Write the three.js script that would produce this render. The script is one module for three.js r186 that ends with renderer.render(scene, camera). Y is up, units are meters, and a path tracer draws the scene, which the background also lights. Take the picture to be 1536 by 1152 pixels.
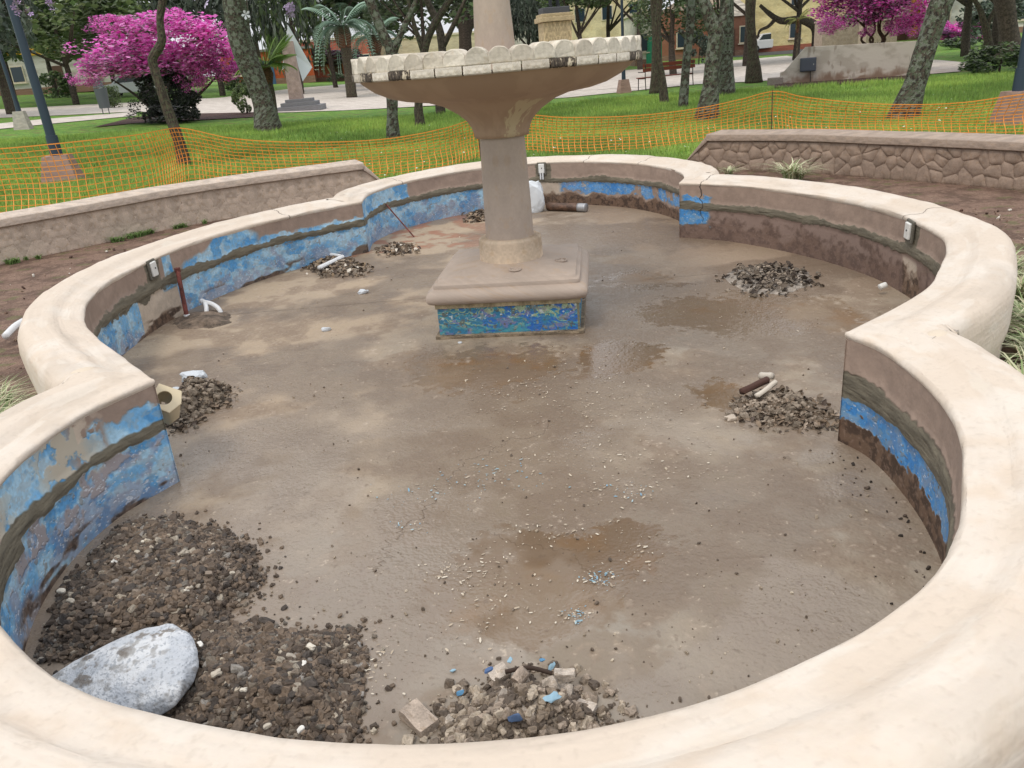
import * as THREE from 'three';
import { mergeGeometries } from 'three/addons/utils/BufferGeometryUtils.js';
import { RoundedBoxGeometry } from 'three/addons/geometries/RoundedBoxGeometry.js';

// ---------------------------------------------------------------- camera
const scene = new THREE.Scene();
const EYE = 1.55, FPX = 1212, CX = 768, CY = 576;            // eye height above the basin floor; lens in photo pixels
const V3 = (x, y, z) => new THREE.Vector3(x, y, z);
const down = V3(1020 - CX, 3570 - CY, FPX).normalize();      // where plumb lines meet gives pitch and roll
const upC = down.clone().negate();
const fwdC = V3(0, 0, 1).addScaledVector(upC, -upC.z).normalize();
const rightC = fwdC.clone().cross(upC);
const toWorld = (v) => V3(v.dot(rightC), v.dot(upC), -v.dot(fwdC));
const camera = new THREE.PerspectiveCamera(2 * Math.atan(CY / FPX) * 180 / Math.PI, 4 / 3, 0.05, 900);
camera.position.set(0, EYE, 0);
camera.quaternion.setFromRotationMatrix(new THREE.Matrix4().makeBasis(
  toWorld(V3(1, 0, 0)), toWorld(V3(0, -1, 0)), toWorld(V3(0, 0, -1))));
scene.add(camera);

// ---------------------------------------------------------------- sky, sun, exposure
const SKY = (() => {
  const w = 256, h = 128, d = new Float32Array(w * h * 4);
  for (let j = 0; j < h; j++) for (let i = 0; i < w; i++) {
    const el = ((j + .5) / h - .5) * Math.PI, a = (i + .5) / w * Math.PI * 2, s = Math.max(0, Math.sin(el));
    const c = 1 + .07 * Math.sin(a * 3 + 5 * s) * Math.sin(el * 7 + 1) + .05 * Math.sin(a * 7 + 9 * el);
    const L = (.86 + .5 * s) * c;
    const k = (j * w + i) * 4;
    d[k] = L * .975; d[k + 1] = L * .995; d[k + 2] = L * 1.04; d[k + 3] = 1;
  }
  const t = new THREE.DataTexture(d, w, h, THREE.RGBAFormat, THREE.FloatType);
  t.mapping = THREE.EquirectangularReflectionMapping; t.magFilter = t.minFilter = THREE.LinearFilter; t.needsUpdate = true;
  return t;
})();
scene.background = SKY; scene.environment = SKY;
const sun = new THREE.DirectionalLight(0xfff3e2, 1.15);
sun.position.set(-9, 22, 6); sun.target.position.set(0, 0, -6);
sun.castShadow = true; sun.shadow.radius = 26; sun.shadow.mapSize.set(2048, 2048);
Object.assign(sun.shadow.camera, { left: -40, right: 40, top: 40, bottom: -40, far: 120 });
scene.add(sun, sun.target);
const renderer = new THREE.WebGLRenderer({ antialias: true });
renderer.toneMapping = THREE.LinearToneMapping; renderer.toneMappingExposure = 1.08;
renderer.shadowMap.enabled = true; renderer.setSize(1024, 768);

// ---------------------------------------------------------------- helpers
function rng(s) { return () => { s |= 0; s = s + 0x6D2B79F5 | 0; let t = Math.imul(s ^ s >>> 15, 1 | s); t = t + Math.imul(t ^ t >>> 7, 61 | t) ^ t; return ((t ^ t >>> 14) >>> 0) / 4294967296; }; }
const PERM = (() => { const r = rng(77), p = new Float32Array(65536); for (let i = 0; i < 65536; i++) p[i] = r(); return p; })();
function vn(x, y) {                                            // value noise 0..1
  const xi = Math.floor(x), yi = Math.floor(y), fx = x - xi, fy = y - yi;
  const u = fx * fx * (3 - 2 * fx), v = fy * fy * (3 - 2 * fy);
  const a = ((xi & 255) << 8) | (yi & 255), b = (((xi + 1) & 255) << 8) | (yi & 255);
  const c = ((xi & 255) << 8) | ((yi + 1) & 255), d = (((xi + 1) & 255) << 8) | ((yi + 1) & 255);
  return (PERM[a] * (1 - u) + PERM[b] * u) * (1 - v) + (PERM[c] * (1 - u) + PERM[d] * u) * v;
}
function fbm(x, y, o = 4) { let s = 0, a = .5, n = 0; for (let i = 0; i < o; i++) { s += a * vn(x, y); n += a; a *= .5; x = x * 2.03 + 17.3; y = y * 2.03 + 9.1; } return s / n; }
const clamp = (x, a = 0, b = 1) => x < a ? a : x > b ? b : x;
const ss = (a, b, x) => { const t = clamp((x - a) / (b - a)); return t * t * (3 - 2 * t); };
const lerp = (a, b, t) => a + (b - a) * t;
const mix = (o, c, t) => { o[0] += (c[0] - o[0]) * t; o[1] += (c[1] - o[1]) * t; o[2] += (c[2] - o[2]) * t; return o; };
const win = (x, a, b, e) => ss(a - e, a + e, x) * (1 - ss(b - e, b + e, x));
// colour (sRGB bytes), relief in red and roughness in green: fn(u, v, colour, relief/roughness)
function paint(w, h, fn, wrap = THREE.ClampToEdgeWrapping) {
  const c = new Uint8Array(w * h * 4), m = new Uint8Array(w * h * 4), o = [0, 0, 0], q = [0, 0];
  for (let j = 0; j < h; j++) for (let i = 0; i < w; i++) {
    q[0] = .5; q[1] = .8; fn((i + .5) / w, (j + .5) / h, o, q);
    const k = (j * w + i) * 4;
    c[k] = clamp(o[0], 0, 255); c[k + 1] = clamp(o[1], 0, 255); c[k + 2] = clamp(o[2], 0, 255); c[k + 3] = 255;
    m[k] = clamp(q[0]) * 255; m[k + 1] = clamp(q[1]) * 255; m[k + 3] = 255;
  }
  const mk = (d, cs) => { const t = new THREE.DataTexture(d, w, h); t.magFilter = THREE.LinearFilter; t.minFilter = THREE.LinearMipmapLinearFilter; t.generateMipmaps = true; t.wrapS = t.wrapT = wrap; t.colorSpace = cs; t.needsUpdate = true; return t; };
  return [mk(c, THREE.SRGBColorSpace), mk(m, THREE.NoColorSpace)];
}
function painted(w, h, bump, fn, wrap, extra = {}) { const [map, m] = paint(w, h, fn, wrap); return new THREE.MeshStandardMaterial({ map, bumpMap: m, bumpScale: bump, roughnessMap: m, roughness: 1, ...extra }); }
const std = (css, roughness = .85, o = {}) => new THREE.MeshStandardMaterial({ color: css, roughness, ...o });
const R = THREE.RepeatWrapping;
// a tileable noise mottling for plain materials; the neutral maps are shared
const NEUTRAL = {};
function neutral(amp, scale) {
  const A = amp < .07 ? .05 : amp < .16 ? .12 : amp < .28 ? .22 : .36, S = scale < 7.5 ? 5 : 11, key = A + '_' + S;
  return NEUTRAL[key] ??= paint(512, 512, (u, v, c, q) => {
    const wx = Math.min(u, 1 - u) * 2, wy = Math.min(v, 1 - v) * 2;            // mirrored so that it tiles
    const n = fbm(wx * S + A * 90, wy * S, 5), f = fbm(wx * S * 9 + A * 90, wy * S * 9 + 3, 3), d = ss(.55, .75, fbm(wx * S * 2.3 + 40, wy * S * 2.3, 5));
    const k = 205 * (1 + A * ((n - .5) * 2.4 + (f - .5) * 1.2 - .5 * d)); c[0] = k * (1 + .02 * d); c[1] = k; c[2] = k * (1 - .03 * d); q[0] = .5 * n + .5 * f; q[1] = .85 + .2 * (f - .5);
  }, R);
}
function mottled(css, o = {}) {
  const { amp = .12, scale = 8, bump = .002, rough = .85 } = o, [map, m] = neutral(amp, scale);
  return new THREE.MeshStandardMaterial({ color: new THREE.Color(css).multiplyScalar(1.55), map, bumpMap: m, bumpScale: bump, roughnessMap: m, roughness: clamp(rough / .85) });
}
const taken = {};
function numbered(n) { const k = taken[n] = (taken[n] ?? -1) + 1; return k ? `${n}_${String(k).padStart(3, '0')}` : n; }
function shade(o) { o.traverse((m) => { if (m.isMesh) { m.castShadow = true; m.receiveShadow = true; } }); return o; }
function thing(name, label, category, pos = [0, 0, 0], turn = 0, group) {
  const g = new THREE.Group(); g.name = numbered(name); g.position.set(...pos); g.rotation.y = turn;
  g.userData = { label, category }; if (group) g.userData.group = group; scene.add(g); return g;
}
function part(parent, name, geo, mat, label) { const m = new THREE.Mesh(geo, mat); m.name = name; m.castShadow = m.receiveShadow = true; if (label) m.userData.label = label; parent.add(m); return m; }
function solo(name, geo, mat, label, category, pos = [0, 0, 0], group) {
  const m = new THREE.Mesh(geo, mat); m.name = numbered(name); m.position.set(...pos); m.castShadow = m.receiveShadow = true;
  m.userData = { label, category }; if (group) m.userData.group = group; scene.add(m); return m;
}
function struct(name, geo, mat) { const m = new THREE.Mesh(geo, mat); m.name = numbered(name); m.userData.kind = 'structure'; m.castShadow = m.receiveShadow = true; scene.add(m); return m; }
function copy(o, label, group) { const c = o.clone(); c.name = numbered(o.name.replace(/_\d+$/, '')); c.userData = { ...o.userData }; if (label) c.userData.label = label; if (group) c.userData.group = group; scene.add(c); return c; }
const merge = (l) => mergeGeometries(l.map((g) => { const n = g.index ? g.toNonIndexed() : g; for (const k of Object.keys(n.attributes)) if (!['position', 'normal', 'uv', 'color'].includes(k)) n.deleteAttribute(k); return n; }));
function geom(pos, idx, uv, col) {
  const g = new THREE.BufferGeometry(); g.setAttribute('position', new THREE.Float32BufferAttribute(pos, 3));
  if (uv) g.setAttribute('uv', new THREE.Float32BufferAttribute(uv, 2)); if (col) g.setAttribute('color', new THREE.Float32BufferAttribute(col, 3));
  if (idx) g.setIndex(idx); g.computeVertexNormals(); return g;
}
function grid(nu, nv, fn, uvf) {                               // surface fn(i/nu, j/nv) -> [x,y,z]
  const p = [], uv = [], ix = [];
  for (let j = 0; j <= nv; j++) for (let i = 0; i <= nu; i++) { const a = i / nu, b = j / nv; p.push(...fn(a, b)); const q = uvf ? uvf(a, b) : [a, b]; uv.push(q[0], q[1]); }
  for (let j = 0; j < nv; j++) for (let i = 0; i < nu; i++) { const k = j * (nu + 1) + i; ix.push(k, k + 1, k + nu + 2, k, k + nu + 2, k + nu + 1); }
  return geom(p, ix, uv);
}
const box = (w, h, d, x = 0, y = 0, z = 0, r = 0) => { const g = r ? new RoundedBoxGeometry(w, h, d, 2, r) : new THREE.BoxGeometry(w, h, d); g.translate(x, y, z); return g; };
const cyl = (r0, r1, h, x = 0, y = 0, z = 0, n = 14) => { const g = new THREE.CylinderGeometry(r1, r0, h, n); g.translate(x, y + h / 2, z); return g; };
// tapered tube along points; radii per point; wob = unevenness
function limb(pts, rad, n = 10, wob = 0, seed = 1) {
  const c = new THREE.CatmullRomCurve3(pts.map((p) => p.isVector3 ? p : V3(...p)), false, 'centripetal');
  const m = Math.max(4, (pts.length - 1) * 5), P = [], uv = [], ix = [];
  let X = V3(1, 0, 0), L = 0, prev = c.getPoint(0);
  for (let j = 0; j <= m; j++) {
    const t = j / m, o = c.getPoint(t), T = c.getTangent(t); L += o.distanceTo(prev); prev = o;
    X = X.addScaledVector(T, -X.dot(T)); if (X.lengthSq() < 1e-6) X = V3(0, 0, 1).addScaledVector(T, -T.z); X.normalize();
    const Y = T.clone().cross(X), k = t * (rad.length - 1), i0 = Math.min(rad.length - 2, Math.floor(k)), r = rad.length > 1 ? lerp(rad[i0], rad[i0 + 1], k - i0) : rad[0];
    for (let i = 0; i <= n; i++) {
      const a = i / n * Math.PI * 2, rr = r * (1 + wob * (fbm(2 * Math.cos(a) + seed, 2 * Math.sin(a) + L * 2.5 / (r * 8 + .1) + seed * 3, 3) - .5) * 2);
      P.push(o.x + rr * (Math.cos(a) * X.x + Math.sin(a) * Y.x), o.y + rr * (Math.cos(a) * X.y + Math.sin(a) * Y.y), o.z + rr * (Math.cos(a) * X.z + Math.sin(a) * Y.z));
      uv.push(i / n * 2 * Math.PI * r, L);
    }
  }
  for (let j = 0; j < m; j++) for (let i = 0; i < n; i++) { const k = j * (n + 1) + i; ix.push(k, k + 1, k + n + 2, k, k + n + 2, k + n + 1); }
  for (const [b, f] of [[0, 1], [m * (n + 1), 0]]) { const o = c.getPoint(f ? 0 : 1); const k = P.length / 3; P.push(o.x, o.y, o.z); uv.push(0, f ? 0 : L); for (let i = 0; i < n; i++) f ? ix.push(k, b + i + 1, b + i) : ix.push(k, b + i, b + i + 1); }
  return geom(P, ix, uv);
}
// rough stone: icosahedron pushed about
function rock(seed, sx, sy, sz, det = 1, rough = .3, pw = .75) {
  const g0 = new THREE.IcosahedronGeometry(1, det), p = g0.attributes.position, r = rng(seed), o = r() * 50;
  for (let i = 0; i < p.count; i++) {
    const x = p.getX(i), y = p.getY(i), z = p.getZ(i), k = 1 + rough * (fbm(x * 1.3 + o + z * .7, y * 1.3 + o - z, 3) - .5) * 2;
    const q = (v) => Math.sign(v) * Math.pow(Math.abs(v), pw);
    p.setXYZ(i, q(x) * k * sx, q(y) * k * sy, q(z) * k * sz);
  }
  g0.computeVertexNormals(); return g0;
}
// photo pixel -> ray, point on a level plane, point on the terrain, point at a given depth
const ray = (x, y) => toWorld(V3(x - CX, y - CY, FPX)).normalize();
const onPlane = (x, y, h = 0) => { const r = ray(x, y), t = (h - EYE) / r.y; return V3(r.x * t, h, r.z * t); };
const atZ = (x, y, z) => { const r = ray(x, y), t = z / r.z; return V3(r.x * t, EYE + r.y * t, z); };
function terr(x, z) {                                          // the lawn climbs gently away to the left
  const far = ss(8.5, 15, -z); const s = -x - 4, sp = s > 20 ? s : Math.log(1 + Math.exp(s * .8)) / .8;
  return -.03 + far * (.03 + .045 * Math.min(sp, 60)) + far * .03 * (fbm(x * .35 + 9, z * .35, 2) - .5);
}
function onTerr(x, y) { const r = ray(x, y); let t = 4; for (; t < 400; t += .05) if (EYE + r.y * t < terr(r.x * t, r.z * t)) break; return V3(r.x * t, terr(r.x * t, r.z * t), r.z * t); }
const away = (x, d) => { const r = ray(x, 84 - (x - 768) * .0845), k = d / Math.hypot(r.x, r.z); return V3(r.x * k, terr(r.x * k, r.z * k), r.z * k); };

// ---------------------------------------------------------------- ground, soil, paving
const LAWN = painted(1024, 1024, .02, (u, v, c, q) => {
  const a = Math.min(u, 1 - u) * 2, b = Math.min(v, 1 - v) * 2, n = fbm(a * 9, b * 9, 4), f = fbm(a * 130, b * 130, 2), g = fbm(a * 40 + 5, b * 40, 3);
  c[0] = 84; c[1] = 128; c[2] = 34; mix(c, [122, 154, 52], ss(.4, .7, n) * .8); mix(c, [50, 92, 24], ss(.52, .75, g) * .7); mix(c, [128, 138, 62], ss(.72, .86, f) * .5);
  mix(c, [112, 96, 58], ss(.6, .74, fbm(a * 5 + 31, b * 5 + 7, 5)) * .7); q[0] = f * .6 + g * .4; q[1] = .9;
}, R);
{
  const N = 120, xs = [], zs = [];
  for (let i = 0; i <= N; i++) { const t = i / N * 2 - 1; xs.push(Math.sign(t) * (Math.abs(t) * 22 + Math.pow(Math.abs(t), 4) * 380)); zs.push(-8 + Math.sign(t) * (Math.abs(t) * 26 + Math.pow(Math.abs(t), 4) * 380)); }
  struct('ground', grid(N, N, (a, b) => { const x = xs[Math.round(a * N)], z = zs[N - Math.round(b * N)]; return [x, terr(x, z), z]; },
    (a, b) => [xs[Math.round(a * N)] / 4, zs[N - Math.round(b * N)] / 4]), LAWN);
}
// a flat-lying sheet over the terrain from outline points, raised by dy
function sheet(name, pts, dy, mat, uvm = 2, step = 0) {
  const sh = new THREE.Shape(pts.map((p) => new THREE.Vector2(p[0], p[1])));
  let g = new THREE.ShapeGeometry(sh); let p = g.attributes.position;
  if (step) {                                                  // cut along depth so that it follows the terrain
    let tri = []; const ix = g.index.array; for (let i = 0; i < ix.length; i += 3) tri.push([0, 1, 2].map((k) => [p.getX(ix[i + k]), p.getY(ix[i + k])]));
    for (let k = 0; k < 6; k++) { const o = []; for (const t of tri) { const e = [0, 1, 2].map((i) => Math.hypot(t[i][0] - t[(i + 1) % 3][0], t[i][1] - t[(i + 1) % 3][1])), m = e.indexOf(Math.max(...e)); if (e[m] < step) { o.push(t); continue; } const A = t[m], B = t[(m + 1) % 3], C = t[(m + 2) % 3], M = [(A[0] + B[0]) / 2, (A[1] + B[1]) / 2]; o.push([A, M, C], [M, B, C]); } tri = o; }
    const P = [], uv = []; for (const t of tri) for (const q of [t[0], t[2], t[1]]) { P.push(q[0], terr(q[0], q[1]) + dy, q[1]); uv.push(q[0] / uvm, q[1] / uvm); }
    const o = geom(P, null, uv); const nn = o.attributes.normal; for (let i = 0; i < nn.count; i++) nn.setXYZ(i, 0, 1, 0); return struct(name, o, mat);
  }
  const P = [], uv = []; for (let i = 0; i < p.count; i++) { const x = p.getX(i), z = p.getY(i); P.push(x, dy, z); uv.push(x / uvm, z / uvm); }
  const o = geom(P, [...g.index.array].reverse(), uv); const nn = o.attributes.normal; for (let i = 0; i < nn.count; i++) nn.setXYZ(i, 0, 1, 0); return struct(name, o, mat);
}
const SOIL = painted(1024, 1024, .02, (u, v, c, q) => {
  const a = Math.min(u, 1 - u) * 2, b = Math.min(v, 1 - v) * 2, n = fbm(a * 7, b * 7, 5), f = fbm(a * 90, b * 90, 3), g = fbm(a * 25 + 8, b * 25, 4);
  c[0] = 122; c[1] = 97; c[2] = 82; mix(c, [92, 70, 57], ss(.4, .7, n)); mix(c, [140, 116, 98], ss(.55, .75, g) * .6); mix(c, [60, 42, 34], ss(.62, .8, f) * .5); mix(c, [170, 150, 130], ss(.76, .82, fbm(a * 160, b * 160 + 5, 2)) * .6);
  mix(c, [84, 92, 46], ss(.6, .74, fbm(a * 9 + 60, b * 9 + 4, 4)) * .45); q[0] = f * .6 + g * .4; q[1] = .85;
}, R);
{
  const pts = [[-10, 2], [-10, -5.2], [-7, -7.4], [-5.4, -8.75], [-3.95, -9.95], [-2.8, -10.7], [-1.4, -11], [0, -10.6], [2.4, -11], [3.65, -10.2], [4.65, -8.9], [5.25, -7.9], [7, -5.2], [10, -3.5], [10, 2]];
  sheet('soil', pts, -.012, SOIL, 2.2);
}
const PAVE = painted(1024, 1024, .004, (u, v, c, q) => {
  const a = Math.min(u, 1 - u) * 2, b = Math.min(v, 1 - v) * 2, n = fbm(a * 6 + 3, b * 6, 5), f = fbm(a * 70, b * 70, 3);
  c[0] = 204; c[1] = 195; c[2] = 185; mix(c, [182, 172, 162], ss(.42, .7, n) * .8); mix(c, [120, 112, 104], ss(.6, .8, f) * .4); q[0] = f; q[1] = .8;
}, R);
const pxPoly = (l) => l.map(([x, y]) => { const p = onTerr(x, y); return [p.x, p.z]; });
sheet('plaza_paving', pxPoly([[330, 172], [440, 169], [520, 166], [600, 162], [700, 156], [790, 151], [850, 147], [940, 138], [1045, 127], [1130, 123], [1200, 118], [1250, 92], [1180, 84], [1100, 91], [1040, 97], [960, 104], [860, 112], [760, 118], [590, 121], [440, 133], [330, 147], [200, 154], [80, 160], [-60, 168], [-60, 180], [100, 173], [200, 168]]), .02, PAVE, 4, 3);
sheet('footpath', pxPoly([[-60, 201], [60, 188], [205, 174], [205, 168], [60, 180], [-60, 192]]), .022, PAVE, 4, 3);
sheet('side_path', pxPoly([[1380, 113], [1440, 108], [1455, 95], [1398, 90], [1375, 96]]), .02, PAVE, 4, 3);
const MULCH = mottled('#4a2f27', { amp: .5, scale: 14, bump: .03 });
sheet('mulch_bed', pxPoly([[140, 192], [200, 186], [300, 181], [390, 176], [385, 169], [300, 171], [200, 177]]), .026, MULCH, 1, 2);
sheet('mulch_bed', pxPoly([[1160, 133], [1230, 130], [1330, 122], [1395, 117], [1395, 107], [1330, 110], [1230, 120], [1165, 123]]), .026, MULCH, 1, 2);
sheet('asphalt_road', pxPoly([[1100, 86], [1200, 80], [1300, 70], [1300, 62], [1200, 70], [1100, 77]]), .024, mottled('#4b4a49', { amp: .2 }), 4, 4);

// ---------------------------------------------------------------- fountain basin: four lobes that meet in cusps
const LOBE = {
  front: [[-1.43, -3.06], [-1.57, -2.80], [-1.62, -2.5], [-1.58, -2.15], [-1.43, -1.80], [-1.2, -1.53], [-.92, -1.29], [-.6, -1.15], [-.25, -1.07], [.07, -1.07], [.38, -1.14], [.71, -1.3], [.95, -1.51], [1.13, -1.8], [1.25, -2.03], [1.33, -2.3], [1.355, -2.55], [1.35, -2.77], [1.30, -2.93]],
  right: [[1.54, -6.88], [1.75, -6.72], [1.97, -6.46], [2.18, -6.08], [2.32, -5.75], [2.42, -5.4], [2.47, -5.05], [2.46, -4.7], [2.4, -4.3], [2.26, -4.0], [2.07, -3.7], [1.87, -3.42], [1.6, -3.17], [1.30, -2.93]],
  back: [[-1.2, -7.35], [-1.2, -7.8], [-1.06, -8.2], [-.85, -8.5], [-.55, -8.78], [-.12, -9.02], [.39, -9.08], [.88, -8.9], [1.3, -8.55], [1.55, -8.1], [1.68, -7.6], [1.66, -7.2], [1.54, -6.88]],
  left: [[-1.43, -3.06], [-1.71, -3.41], [-1.95, -3.72], [-2.18, -4.07], [-2.34, -4.45], [-2.42, -4.85], [-2.42, -5.25], [-2.35, -5.75], [-2.2, -6.2], [-1.95, -6.65], [-1.6, -7.05], [-1.2, -7.35]],
};
function track(pts, out) {                                     // arc-length curve in plan with outward normal
  const c = new THREE.CatmullRomCurve3(pts.map(([x, z]) => V3(x, 0, z)), false, 'centripetal'); c.arcLengthDivisions = 600;
  const L = c.getLength();
  return { L, at(s, d = 0, y = 0) { const t = clamp(s / L), p = c.getPointAt(t), T = c.getTangentAt(t); return [p.x + out * T.z * d, y, p.z - out * T.x * d]; }, near(x, z) { let b = 0, m = 9e9; for (let i = 0; i <= 400; i++) { const p = c.getPointAt(i / 400), d = (p.x - x) ** 2 + (p.z - z) ** 2; if (d < m) { m = d; b = i / 400 * L; } } return b; }, pts: (n) => c.getSpacedPoints(n).map((p) => [p.x, p.z]), turn(s) { const T = c.getTangentAt(clamp(s / L)); return Math.atan2(-out * -T.z * -1, 1) * 0 + Math.atan2(-out * T.z, out * T.x); } };
}
const TR = { front: track(LOBE.front, -1), right: track(LOBE.right, -1), back: track(LOBE.back, 1), left: track(LOBE.left, 1) };
for (const k in TR) {                                          // make sure that +d points away from the basin's middle
  const t = TR[k], a = t.at(t.L / 2, 0), b = t.at(t.L / 2, .5), far = (p) => Math.hypot(p[0] - .05, (p[2] + 5) * .8);
  if (far(b) < far(a)) TR[k] = track(LOBE[k], k === 'front' || k === 'right' ? 1 : -1);
}
const WALLH = .46;
const BROWN = [152, 133, 120], CEM = [106, 100, 86], BLUE = [116, 172, 214], BLUE2 = [160, 197, 220], DEEP = [64, 136, 196], PURP = [128, 118, 138], PALE = [188, 174, 158], DIRT = [98, 76, 60];
const bandUp = (k, s) => .30 + .03 * (fbm(s * 4 + 3, k * 7.7, 4) - .5) * 2 + .012 * (vn(s * 40, k) - .5) + (k === 0 && s > 4 ? .005 : 0);
const bandLo = (k, s) => (k === 0 && s > 4 ? .205 : k === 0 && s > .85 ? .2 : .243) + .022 * (fbm(s * 5 + 31, k * 3.3 + 5, 4) - .5) * 2 + .01 * (vn(s * 55, k + 9) - .5);
function wallPaint(lobe, kidx, L) {
  const boxS = { left: 2.735, back: 2.8, right: 2.395 }[lobe];
  return (u, v, c, q) => {
    const s = u * L, h = v * WALLH, n1 = fbm(s * 7 + kidx * 20, h * 9, 5), n2 = fbm(s * 26 + 5, h * 26 + kidx * 9, 4), n3 = fbm(s * 90, h * 90 + kidx, 3), e = (n1 - .5) * .12 + (n2 - .5) * .06;
    let up = bandUp(kidx, s), lo = bandLo(kidx, s);
    // painted stucco
    c[0] = BROWN[0]; c[1] = BROWN[1]; c[2] = BROWN[2]; let k = 1 + .16 * (n2 - .5) + .12 * (n1 - .5); c[0] *= k; c[1] *= k; c[2] *= k;
    q[0] = .45 + .12 * (n3 - .5) + .1 * (n2 - .5); q[1] = .85;
    let blue = 0, pale = 0, purp = 0, dirt = 0; const above = h > (up + lo) / 2;
    if (lobe === 'front' && s < 2.8) {
      if (above) { blue = Math.max(win(s, -.1, .26, .02) * (1 - ss(.352, .37, h + e)), win(s, .27, .5, .03) * (1 - ss(.37, .395, h + e)) * ss(.4, .55, n2 + .06), win(s, .44, .95, .05) * ss(.34, .42, n1 + .3 * (n2 - .5) + .1), ss(.8, 1, s) * ss(.56, .62, n1)); pale = Math.max(win(s, .3, .62, .1) * ss(.44, .56, n2 + .25 * (n1 - .5)), ss(.72, .95, s + e)); }
      else { blue = 1; pale = .9 * ss(.6, .68, n1 + .1 * ss(.2, .4, s) * win(h, .15, .25, .03)) ; purp = ss(.47, .6, n1 * .7 + .3 * n2 + (.16 - h) * .9); dirt = ss(.56, .66, fbm(s * 4 + 70, h * 12, 4)) * (1 - ss(.05, .1, h)); }
    } else if (lobe === 'front') {
      if (!above) { const b = .105 + .05 * (n1 - .5) * 2 + .03 * (n2 - .5) * 2; blue = ss(b - .006, b + .006, h) * ss(.28, .36, n2 + .1); dirt = 1 - blue; purp = .6 * ss(.5, .64, n2) * blue; }
    } else if (lobe === 'right') {
      if (above) blue = win(s, .03, .27 + e * 1.5, .02) * (1 - ss(.37, .385, h + e * 1.6)) * ss(.3, .4, n1 + .1);
      else { blue = win(s, -.2, .26 + e, .02) * ss(.1, .125, h + e * .9); dirt = clamp(ss(.3, .5, n1 * .5 + n2 * .3 + (.16 - h) * 1.9) * (1 - blue)); pale = win(s, 2.36 - h * .3, 2.62 - h * .5, .02) * (1 - ss(.2, .25, h)); }
    } else if (lobe === 'back') {
      if (above) blue = 1 - ss(1.16, 1.19, s + e * .3);
      else { blue = s < 2.66 ? 1 : ss(.4, .46, n1 + .05) * win(s, 3.0, 5.4, .03) * ss(.125, .145, h + e * .7); if (s > 2.6) dirt = ss(.13, .09, h + e); pale = Math.max(win(s, 2.6, 3.02, .03), win(s, 3.26, 3.36, .03)) * .9; purp = s < 2.66 ? ss(.46, .6, n1 * .6 + n2 * .4 + (.11 - h) * 1.1) : win(s, 3, 3.3, .05) * ss(.45, .6, n2) * .8; }
    } else {
      if (above) blue = Math.max(win(s, 2.88, 2.985, .008), win(s, 3.1, 3.95, .04) * (1 - ss(-.02, .02, h - (.335 + .1 * win(s, 3.5, 3.85, .12) + .05 * ss(3.1, 3.5, s)) + e * .5)), ss(3.9, 4, s) * (1 - ss(-.01, .01, h - .335 + e * .6)));
      else { blue = s < 2.47 ? 1 : s < 3.0 ? win(s, 2.83, 3.0, .02) * ss(.2, .22, h) : 1; pale = win(s, 2.44 + e * .4, 3.0, .02) * (1 - blue * .8); purp = blue * ss(.47, .62, n1 * .6 + n2 * .4 + (.1 - h) * 1.3); dirt = ss(.54, .62, fbm(s * 3 + 20, h * 9 + 4, 4)) * (1 - ss(.06, .1, h)); }
    }
    if (pale > 0) mix(c, [PALE[0] * (.9 + .2 * n2), PALE[1] * (.9 + .2 * n2), PALE[2] * (.9 + .2 * n2)], clamp(pale) * (blue > .5 && !(lobe === 'front' && s < 3) ? 0 : 1));
    if (blue > 0) {
      const b = [...BLUE]; mix(b, BLUE2, ss(.38, .56, fbm(s * 9 + 50, h * 14, 4))); mix(b, DEEP, .7 * ss(.58, .64, fbm(s * 8 + 8, h * 12 + 30, 6)));
      if (lobe === 'right' || (lobe === 'front' && s > 3)) mix(b, [38, 112, 186], .6); if (lobe === 'back' && s > 2.6) mix(b, [40, 104, 180], .55);
      { const t = .9 + .2 * n3 + .1 * (n2 - .5); b[0] *= t; b[1] *= t; b[2] *= t; mix(b, [158, 160, 160], .35 * ss(.52, .6, fbm(s * 40 + 9, h * 55, 4))); } mix(c, b, clamp(blue)); q[0] = lerp(q[0], .62 + .1 * (n3 - .5), clamp(blue)); q[1] = lerp(q[1], .6, blue);
      if (lobe === 'front' && pale > .3) { const t = clamp(pale) * ss(.46, .53, n2 * .6 + n1 * .4 + (above ? ss(.7, 1, s) * .2 : -.05)); mix(c, [PALE[0] * .97, PALE[1], PALE[2]], t); q[0] = lerp(q[0], .4, t); }
    }
    if (purp > 0) { mix(c, PURP, clamp(purp) * .45 * clamp(blue)); }
    if (blue > .4 && !above) { const sp = ss(.74, .8, fbm(s * 70 + 3, h * 110, 3) + .06 * purp); mix(c, [206, 212, 220], sp * .7); q[0] += sp * .12; const ch = ss(.7, .76, fbm(s * 24, h * 30 + 70, 4)); mix(c, [140, 130, 124], ch * .6); q[0] -= .14 * ch; }
    if (dirt > 0) { const d = [...DIRT]; mix(d, [58, 42, 32], ss(.45, .65, n2)); mix(d, [132, 110, 96], ss(.6, .72, n3) * .5); mix(c, d, clamp(dirt) * .88); q[1] = lerp(q[1], .6, dirt); }
    if (!above && (lobe === 'right') && blue < .3) mix(c, [126, 106, 100], .5 * (1 - pale));
    // smeared mortar band, with a patch round each junction box
    let cem = ss(lo - .004, lo + .004, h) * (1 - ss(up - .004, up + .004, h));
    if (boxS) cem = Math.max(cem, win(s, boxS - .085 + e * .4, boxS + .095 + e * .4, .008) * ss(.24, .26, h));
    if (lobe === 'left') cem = Math.max(cem, win(s, 2.0, 2.9, .1) * ss(lo - .02, lo - .01, h + e * .8) * (1 - ss(up, up + .02, h - e * .8)));
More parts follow.
